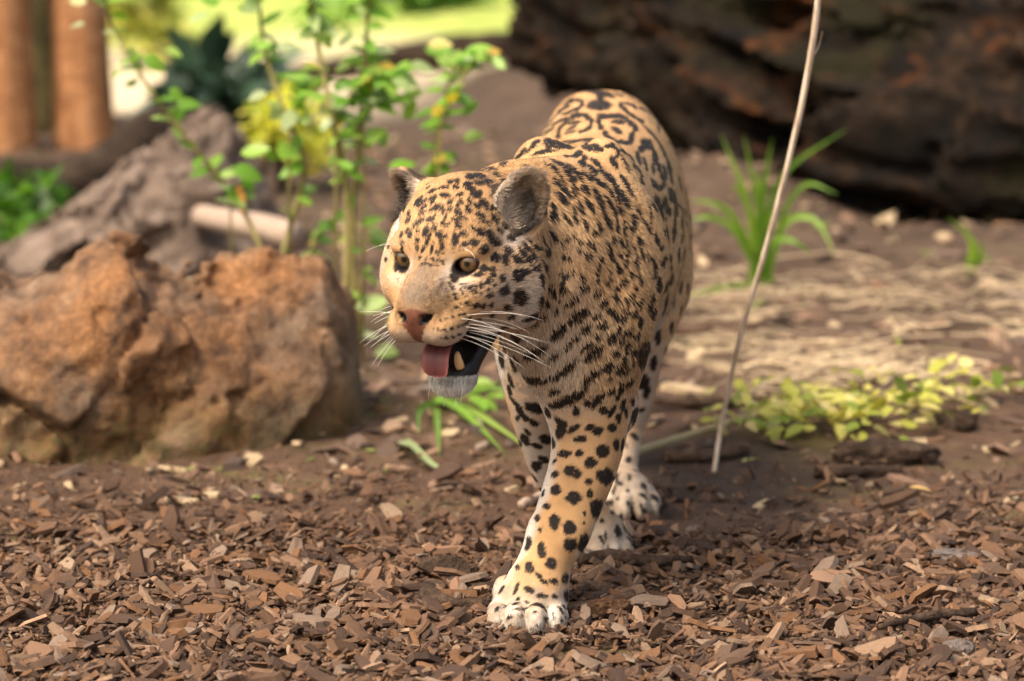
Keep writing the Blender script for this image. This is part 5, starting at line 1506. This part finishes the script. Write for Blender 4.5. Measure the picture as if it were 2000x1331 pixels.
# nose leather
q = [f - .064, l, u + .055]
nosed = np.sqrt((q[0] / .026) ** 2 + (q[1] / (.0285 * np.interp(u, [-.092, -.075, -.045], [.16, .55, 1.0]))) ** 2 + (q[2] / .0400) ** 2)
nose = (f > .046) & (np.abs(l) < .0315 * np.interp(u, [-.100, -.072, -.046], [.10, .45, 1.0])) & (u < -.0445 + .004 * np.cos(l * 120)) & (u > -.100) & (JN @ HF > .05)
vcol[nose] = np.array([.17, .068, .045]) * (1 + .3 * fbm(JV[nose] * 120, 2))[:, None]; skin_k[nose] = .7
nost = nose & (np.sqrt(((np.abs(l) - .0190) / .0105) ** 2 + ((u + .0575 - (np.abs(l) - .019) * .35) / .0060) ** 2) < 1)
vcol[nost] = (.01, .008, .008)
eyev = vg['eye'] < 1.10
vcol[eyev & (vg['head'] > .5)] = (.012, .009, .008); skin_k[eyev & (vg['head'] > .5)] = .8
a = body_me.color_attributes.new('coat', 'FLOAT_COLOR', 'POINT')
a.data.foreach_set('color', np.concatenate([vcol, skin_k[:, None]], 1).astype(np.float32).ravel())

m, n, b = new_mat('jaguar_skin')
at = attr(n, 'coat')
n.links.new(at.outputs['Color'], b.inputs['Base Color'])
n.links.new(mth(n, 'SUBTRACT', .85, mth(n, 'MULTIPLY', at.outputs['Alpha'], .60)), b.inputs['Roughness'])
b.inputs['Specular IOR Level'].default_value = .3
bump(n, b, noisetex(n, 900, 2, .6), .25, .002)
body_me.materials.append(m)

# ------------------------------------------------------------------ fur
def make_fur(count):
    T = np.concatenate([JQ[:, [0, 1, 2]], JQ[:, [0, 2, 3]]])
    A, B, C = JV[T[:, 0]], JV[T[:, 1]], JV[T[:, 2]]
    ar = np.linalg.norm(np.cross(B - A, C - A), axis=1) * .5
    cen = (A + B + C) / 3
    fc = (unit(_C - cen) * unit(JN[T].mean(1))).sum(1)
    gh = vg['head'][T[:, 0]]
    dens = np.where(gh > .4, 3.4, 1.0) * np.where(cen[:, 1] > .55, .75, 1.0) * np.where(cen[:, 2] < .12, 1.5, 1) * np.where(fc < -.25, .30, 1.0)
    bare = (skin_k[T[:, 0]] > .5) | (vg['eye'][T[:, 0]] < 1.06) & (gh > .5)
    dens = np.where(bare, 0, dens)
    w = ar * dens; w /= w.sum()
    pick = np.searchsorted(np.cumsum(w), RNG.random(count)); pick = np.minimum(pick, len(T) - 1)
    r1, r2 = RNG.random(count), RNG.random(count); fl = r1 + r2 > 1; r1[fl] = 1 - r1[fl]; r2[fl] = 1 - r2[fl]
    t = T[pick]
    w3 = np.stack([1 - r1 - r2, r1, r2], 1)[:, :, None]
    root = (JV[t] * w3).sum(1); nor = unit((JN[t] * w3).sum(1))
    col, g, dk = coat(root, nor)
    f, l, u, hd = g['f'], g['l'], g['u'], g['head']
    # groom
    flow = np.repeat(np.array([[0, 1.0, -.30]]), count, 0)
    leg = sstep(.40, .28, root[:, 2])
    flow = lerp(flow, np.repeat(np.array([[0, .12, -1.0]]), count, 0), leg)
    side = sstep(.30, .75, np.abs(nor[:, 0]))
    flow = flow + np.array([0, 0, -.5]) * side[:, None] * (1 - hd)[:, None]
    breast = sstep(.16, .04, root[:, 1]) * (1 - hd) * sstep(.28, .36, root[:, 2])
    flow = lerp(flow, np.stack([.35 * np.sign(root[:, 0] - .06) * 0 + .25, np.full(count, .2), np.full(count, -1.0)], 1), breast * .8)
    nz = H(.075, 0, -.045)
    rad = unit(root - nz)
    hflow = rad - .25 * np.outer(np.ones(count), HF)
    flow = lerp(flow, hflow, hd)
    ear = g['ears'] > 0
    for c, nn, wv, tt, s in EARS:
        e = ear & (np.sign(l) == s)
        flow[e] = tt * .8 - s * HL * .3
        ei = e & (g['ear_in'] > 0)
        flow[ei] = tt * .5 + s * HL * .6 + nn * .3
    chin = (u < -.14) & (hd > .5)
    flow[chin] = -HU * .9 + HF * .1
    flow = unit(flow)
    clump = np.stack([noise3(root * 55 + k * 31) for k in range(3)], 1) * .20 + np.stack([noise3(root * 14 + k * 71) for k in range(3)], 1) * .18
    flow = flow + clump + RNG.normal(size=(count, 3)) * .13
    tan = flow - nor * (flow * nor).sum(1)[:, None]
    tan = unit(tan)
    # length
    L = np.full(count, .0068)
    L = L * (1 - .38 * leg)
    belly = sstep(-.2, -.8, nor[:, 2]); L = L * (1 + .5 * belly * (1 - leg))
    L = L * (1 + .5 * breast)
    Lh = np.full(count, .0058)
    Lh = np.where((np.abs(l) < .03) & (f > .0), .0055, Lh)
    Lh = Lh + .009 * sstep(.075, .115, np.abs(l)) * sstep(.03, -.06, u) + .005 * sstep(-.09, -.13, f)
    Lh = np.where((f > -.02) & (u < -.055), .0044, Lh)
    Lh = np.where(chin, RNG.uniform(.006, .017, count), Lh)
    Lh = np.where(g['ears'] > 0, .0045, Lh)
    ei = (g['ear_in'] > 0); Lh = np.where(ei, RNG.uniform(.004, .016, count), Lh)
    L = L * (1 - hd) + Lh * hd
    L = np.where(root[:, 2] < .05, .005, L)
    nearmouth = mouth_mask(root + HU * -.004, nor, g) & (hd > .5); L = np.where(nearmouth, .004, L)
    L = L * np.where(g['eye'] < 1.9, .45, 1)
    L *= RNG.uniform(.65, 1.25, count)
    lift = RNG.uniform(.10, .36, count) + .25 * ei + .25 * hd * sstep(.08, .115, np.abs(l)) + .2 * breast
    K = 4
    ts = np.linspace(0, 1, K)
    pts = np.zeros((count, K, 3), np.float32)
    for i, tt in enumerate(ts):
        pts[:, i] = root - nor * .0006 + L[:, None] * (tan * (tt * .95) + nor * (lift * (tt - .45 * tt * tt))[:, None])
    pts[:, :, 2] = np.maximum(pts[:, :, 2], .001)
    jit = (RNG.normal(1, .23, count) * (1 + .10 * fbm(root * 38, 2)))[:, None]
    col = np.clip(col * jit, .008, 1)
    stray = (RNG.random(count) < .06) & (dk > .5) & ~ear
    col[stray] = TAN * .7
    rad_ = np.array([.00046, .00043, .00032, .00006])
    rr = np.repeat(rad_[None], count, 0) * np.where(hd > .5, .78, 1.0)[:, None] * np.where(root[:, 1] > .5, 1.25, 1)[:, None]
    hc = bpy.data.hair_curves.new('jaguar_fur')
    hc.add_curves([K] * count)
    hc.attributes['position'].data.foreach_set('vector', (pts - jloc.astype(np.float32)).ravel())
    ra = hc.attributes.get('radius') or hc.attributes.new('radius', 'FLOAT', 'POINT')
    ra.data.foreach_set('value', rr.astype(np.float32).ravel())
    ca = hc.attributes.new('hcol', 'FLOAT_COLOR', 'CURVE')
    ca.data.foreach_set('color', np.concatenate([col, np.ones((count, 1))], 1).astype(np.float32).ravel())
    na = hc.attributes.new('hnor', 'FLOAT_VECTOR', 'CURVE')
    na.data.foreach_set('vector', unit(nor + clump * .45 + tan * .12 + np.stack([noise3(root * 210 + k * 13) for k in range(3)], 1) * .38 + RNG.normal(size=(count, 3)) * .16).astype(np.float32).ravel())
    m, n, b = new_mat('jaguar_fur')
    n.links.new(attr(n, 'hcol').outputs['Color'], b.inputs['Base Color'])
    b.inputs['Roughness'].default_value = .55
    b.inputs['Specular IOR Level'].default_value = .35
    geo = n.nodes.new('ShaderNodeNewGeometry')
    vm = N(n, 'ShaderNodeVectorMath', operation='SCALE'); vm.inputs['Scale'].default_value = .5
    n.links.new(geo.outputs['Normal'], vm.inputs[0])
    va = N(n, 'ShaderNodeVectorMath', operation='ADD')
    n.links.new(attr(n, 'hnor').outputs['Vector'], va.inputs[0]); n.links.new(vm.outputs[0], va.inputs[1])
    vn = N(n, 'ShaderNodeVectorMath', operation='NORMALIZE'); n.links.new(va.outputs[0], vn.inputs[0])
    n.links.new(vn.outputs[0], b.inputs['Normal'])
    hc.materials.append(m)
    return obj('fur', hc, JAG)
FUR_N = 480000
make_fur(FUR_N)

# ------------------------------------------------------------------ eyes
m, n, b = new_mat('jaguar_eye')
co = objco(n)
sx = N(n, 'ShaderNodeSeparateXYZ'); n.links.new(co, sx.inputs[0])
rr = mth(n, 'SQRT', mth(n, 'ADD', mth(n, 'MULTIPLY', sx.outputs[0], sx.outputs[0]), mth(n, 'MULTIPLY', sx.outputs[1], sx.outputs[1])))
rn = mth(n, 'DIVIDE', rr, EYE_R)
c1 = ramp(n, rn, [(0, (.004, .003, .003)), (.17, (.004, .003, .003)), (.22, (.07, .04, .015)), (.40, (.165, .092, .036)), (.58, (.11, .06, .024)), (.66, (.02, .012, .01)), (1, (.01, .008, .008))])
fib = noisetex(n, 700, 2, .6)
n.links.new(mixc(n, .35, c1, ramp(n, fib, [(.3, (.4, .4, .4)), (.7, (1, 1, 1))]), 'MULTIPLY'), b.inputs['Base Color'])
b.inputs['Roughness'].default_value = .06; b.inputs['Specular IOR Level'].default_value = .6
b.inputs['Coat Weight'].default_value = .6; b.inputs['Coat Roughness'].default_value = .03
bm = bmesh.new(); bmesh.ops.create_uvsphere(bm, u_segments=32, v_segments=24, radius=EYE_R)
eye_me = bpy.data.meshes.new('eye'); bm.to_mesh(eye_me); bm.free(); eye_me.polygons.foreach_set('use_smooth', [True] * len(eye_me.polygons)); eye_me.materials.append(m)
gaze = Vector(unit(HF + .10 * HL + np.array([.0, -.25, .10])))
for c in EYE_C:
    o = obj('eye', eye_me, JAG, Vector(c - jloc)); o.rotation_euler = gaze.to_track_quat('Z', 'Y').to_euler()

# ------------------------------------------------------------------ tongue, teeth, whiskers
m, n, b = new_mat('tongue')
tc = noisetex(n, 260, 3, .7)
uvn = N(n, 'ShaderNodeUVMap'); sp = N(n, 'ShaderNodeSeparateXYZ'); n.links.new(uvn.outputs[0], sp.inputs[0])
edge = mth(n, 'ABSOLUTE', mth(n, 'SUBTRACT', sp.outputs[0], .5))
n.links.new(mixc(n, .25, ramp(n, edge, [(0, (.135, .040, .045)), (.34, (.17, .050, .052)), (.5, (.36, .105, .10))]), ramp(n, tc, [(.3, (.5, .5, .5)), (.7, (1, 1, 1))]), 'MULTIPLY'), b.inputs['Base Color'])
b.inputs['Roughness'].default_value = .42; b.inputs['Subsurface Weight'].default_value = .15; b.inputs['Subsurface Radius'].default_value = (.006, .002, .001)
bump(n, b, tc, .3, .002)
path = crom([H(-.045, .004, -.128), H(-.01, .006, -.120), H(.022, .009, -.116), H(.040, .0105, -.124), H(.045, .011, -.140), H(.043, .0115, -.1535)], 26)
wid = np.interp(np.linspace(0, 1, 26), [0, .3, .55, .75, .9, .97, 1], [.018, .020, .0205, .0205, .0175, .011, .003])
V = []; Q = []; UV = []
tgv = unit(np.gradient(path, axis=0))
for i in range(26):
    up = unit(np.cross(HL, tgv[i])); up = up if np.dot(up, HU + HF) > 0 else -up
    for j in range(13):
        a = j / 12 * 2 - 1
        V.append(path[i] + HL * wid[i] * a + up * (.0035 * (1 - a * a) - .0022 * math.exp(-(a / .12) ** 2) + .004 * (a * a)))
        UV.append((j / 12, i / 25))
    for j in range(13):
        a = j / 12 * 2 - 1
        V.append(path[i] + HL * wid[i] * a * .98 - up * (.0055 * (1 - a * a) * min(1, wid[i] / .012) - .0035 * a * a))
        UV.append((j / 12, i / 25))
for i in range(25):
    for j in range(12):
        p0 = i * 26 + j; Q.append((p0, p0 + 26, p0 + 27, p0 + 1)); p1 = p0 + 13; Q.append((p1, p1 + 1, p1 + 27, p1 + 26))
    for j in (0, 12):
        p0 = i * 26 + j; Q.append((p0, p0 + 13, p0 + 39, p0 + 26))
for j in range(12):
    p0 = 25 * 26 + j; Q.append((p0, p0 + 1, p0 + 14, p0 + 13))
obj('tongue', mesh_np('tongue', np.array(V) - jloc, np.array(Q), m, True, None, UV), JAG)

m, n, b = new_mat('tooth')
n.links.new(ramp(n, noisetex(n, 120, 3, .6), [(.3, (.66, .36, .15)), (.7, (.78, .52, .27))]), b.inputs['Base Color']); b.inputs['Roughness'].default_value = .3
for s, base, tip in ((1, H(.012, .032, -.150), H(.012, .029, -.126)), (-1, H(.008, -.014, -.150), H(.009, -.013, -.128))):
    q = crom([base, (base + tip) / 2 + HF * .002, tip], 8)
    V, F, uv = tube(q, np.interp(np.linspace(0, 1, 8), [0, .3, .8, 1], [.0062, .0066, .0046, .0016]), 10)
    obj('tooth', mesh_np('tooth', V - jloc, F, m, True, None, uv), JAG)

m = flat('whisker', (.82, .76, .68), .35)
wr = np.random.default_rng(11)
def whisker(root, d, L, droop, r0=.00042):
    d = unit(d); pts = []
    for t in np.linspace(0, 1, 9):
        pts.append(root + d * L * t + np.array([0, 0, -1.0]) * droop * L * t * t + HL * 0)
    V, F, uv = tube(pts, np.linspace(r0, .00016, 9), 5)
    obj('whisker', mesh_np('whisker', V - jloc, F, m), JAG)
for s in (-1, 1):
    for row, uu in enumerate((-.066, -.077, -.088, -.096)):
        for k in range(4):
            ff = .045 - .012 * k - .003 * row; ll = (.046 + .004 * k) * (1 if s > 0 else .98)
            d = s * HL * (1.0) - HF * (.35 + .12 * k) + HU * (.05 - .12 * row + wr.normal() * .06)
            if s < 0: d = -HL + HF * (.1 - .1 * k) + HU * (.0 - .25 * row + wr.normal() * .12)
            whisker(H(ff, s * (ll - .004), uu), d, wr.uniform(.07, .125) if s > 0 else wr.uniform(.04, .07), wr.uniform(.12, .4))
    for k in range(4):
        whisker(H(.012, s * (.034 + .006 * k), .024), .6 * HF + s * HL * (.2 + .15 * k) + HU * (.9 - .2 * k), wr.uniform(.035, .055), .35, .0004)
for k in range(7):
    whisker(H(.012 + wr.uniform(-.01, .006), -.02 + .009 * k, -.176), -HU + HF * wr.uniform(-.1, .5) + HL * wr.normal() * .3, wr.uniform(.018, .035), .1, .0004)
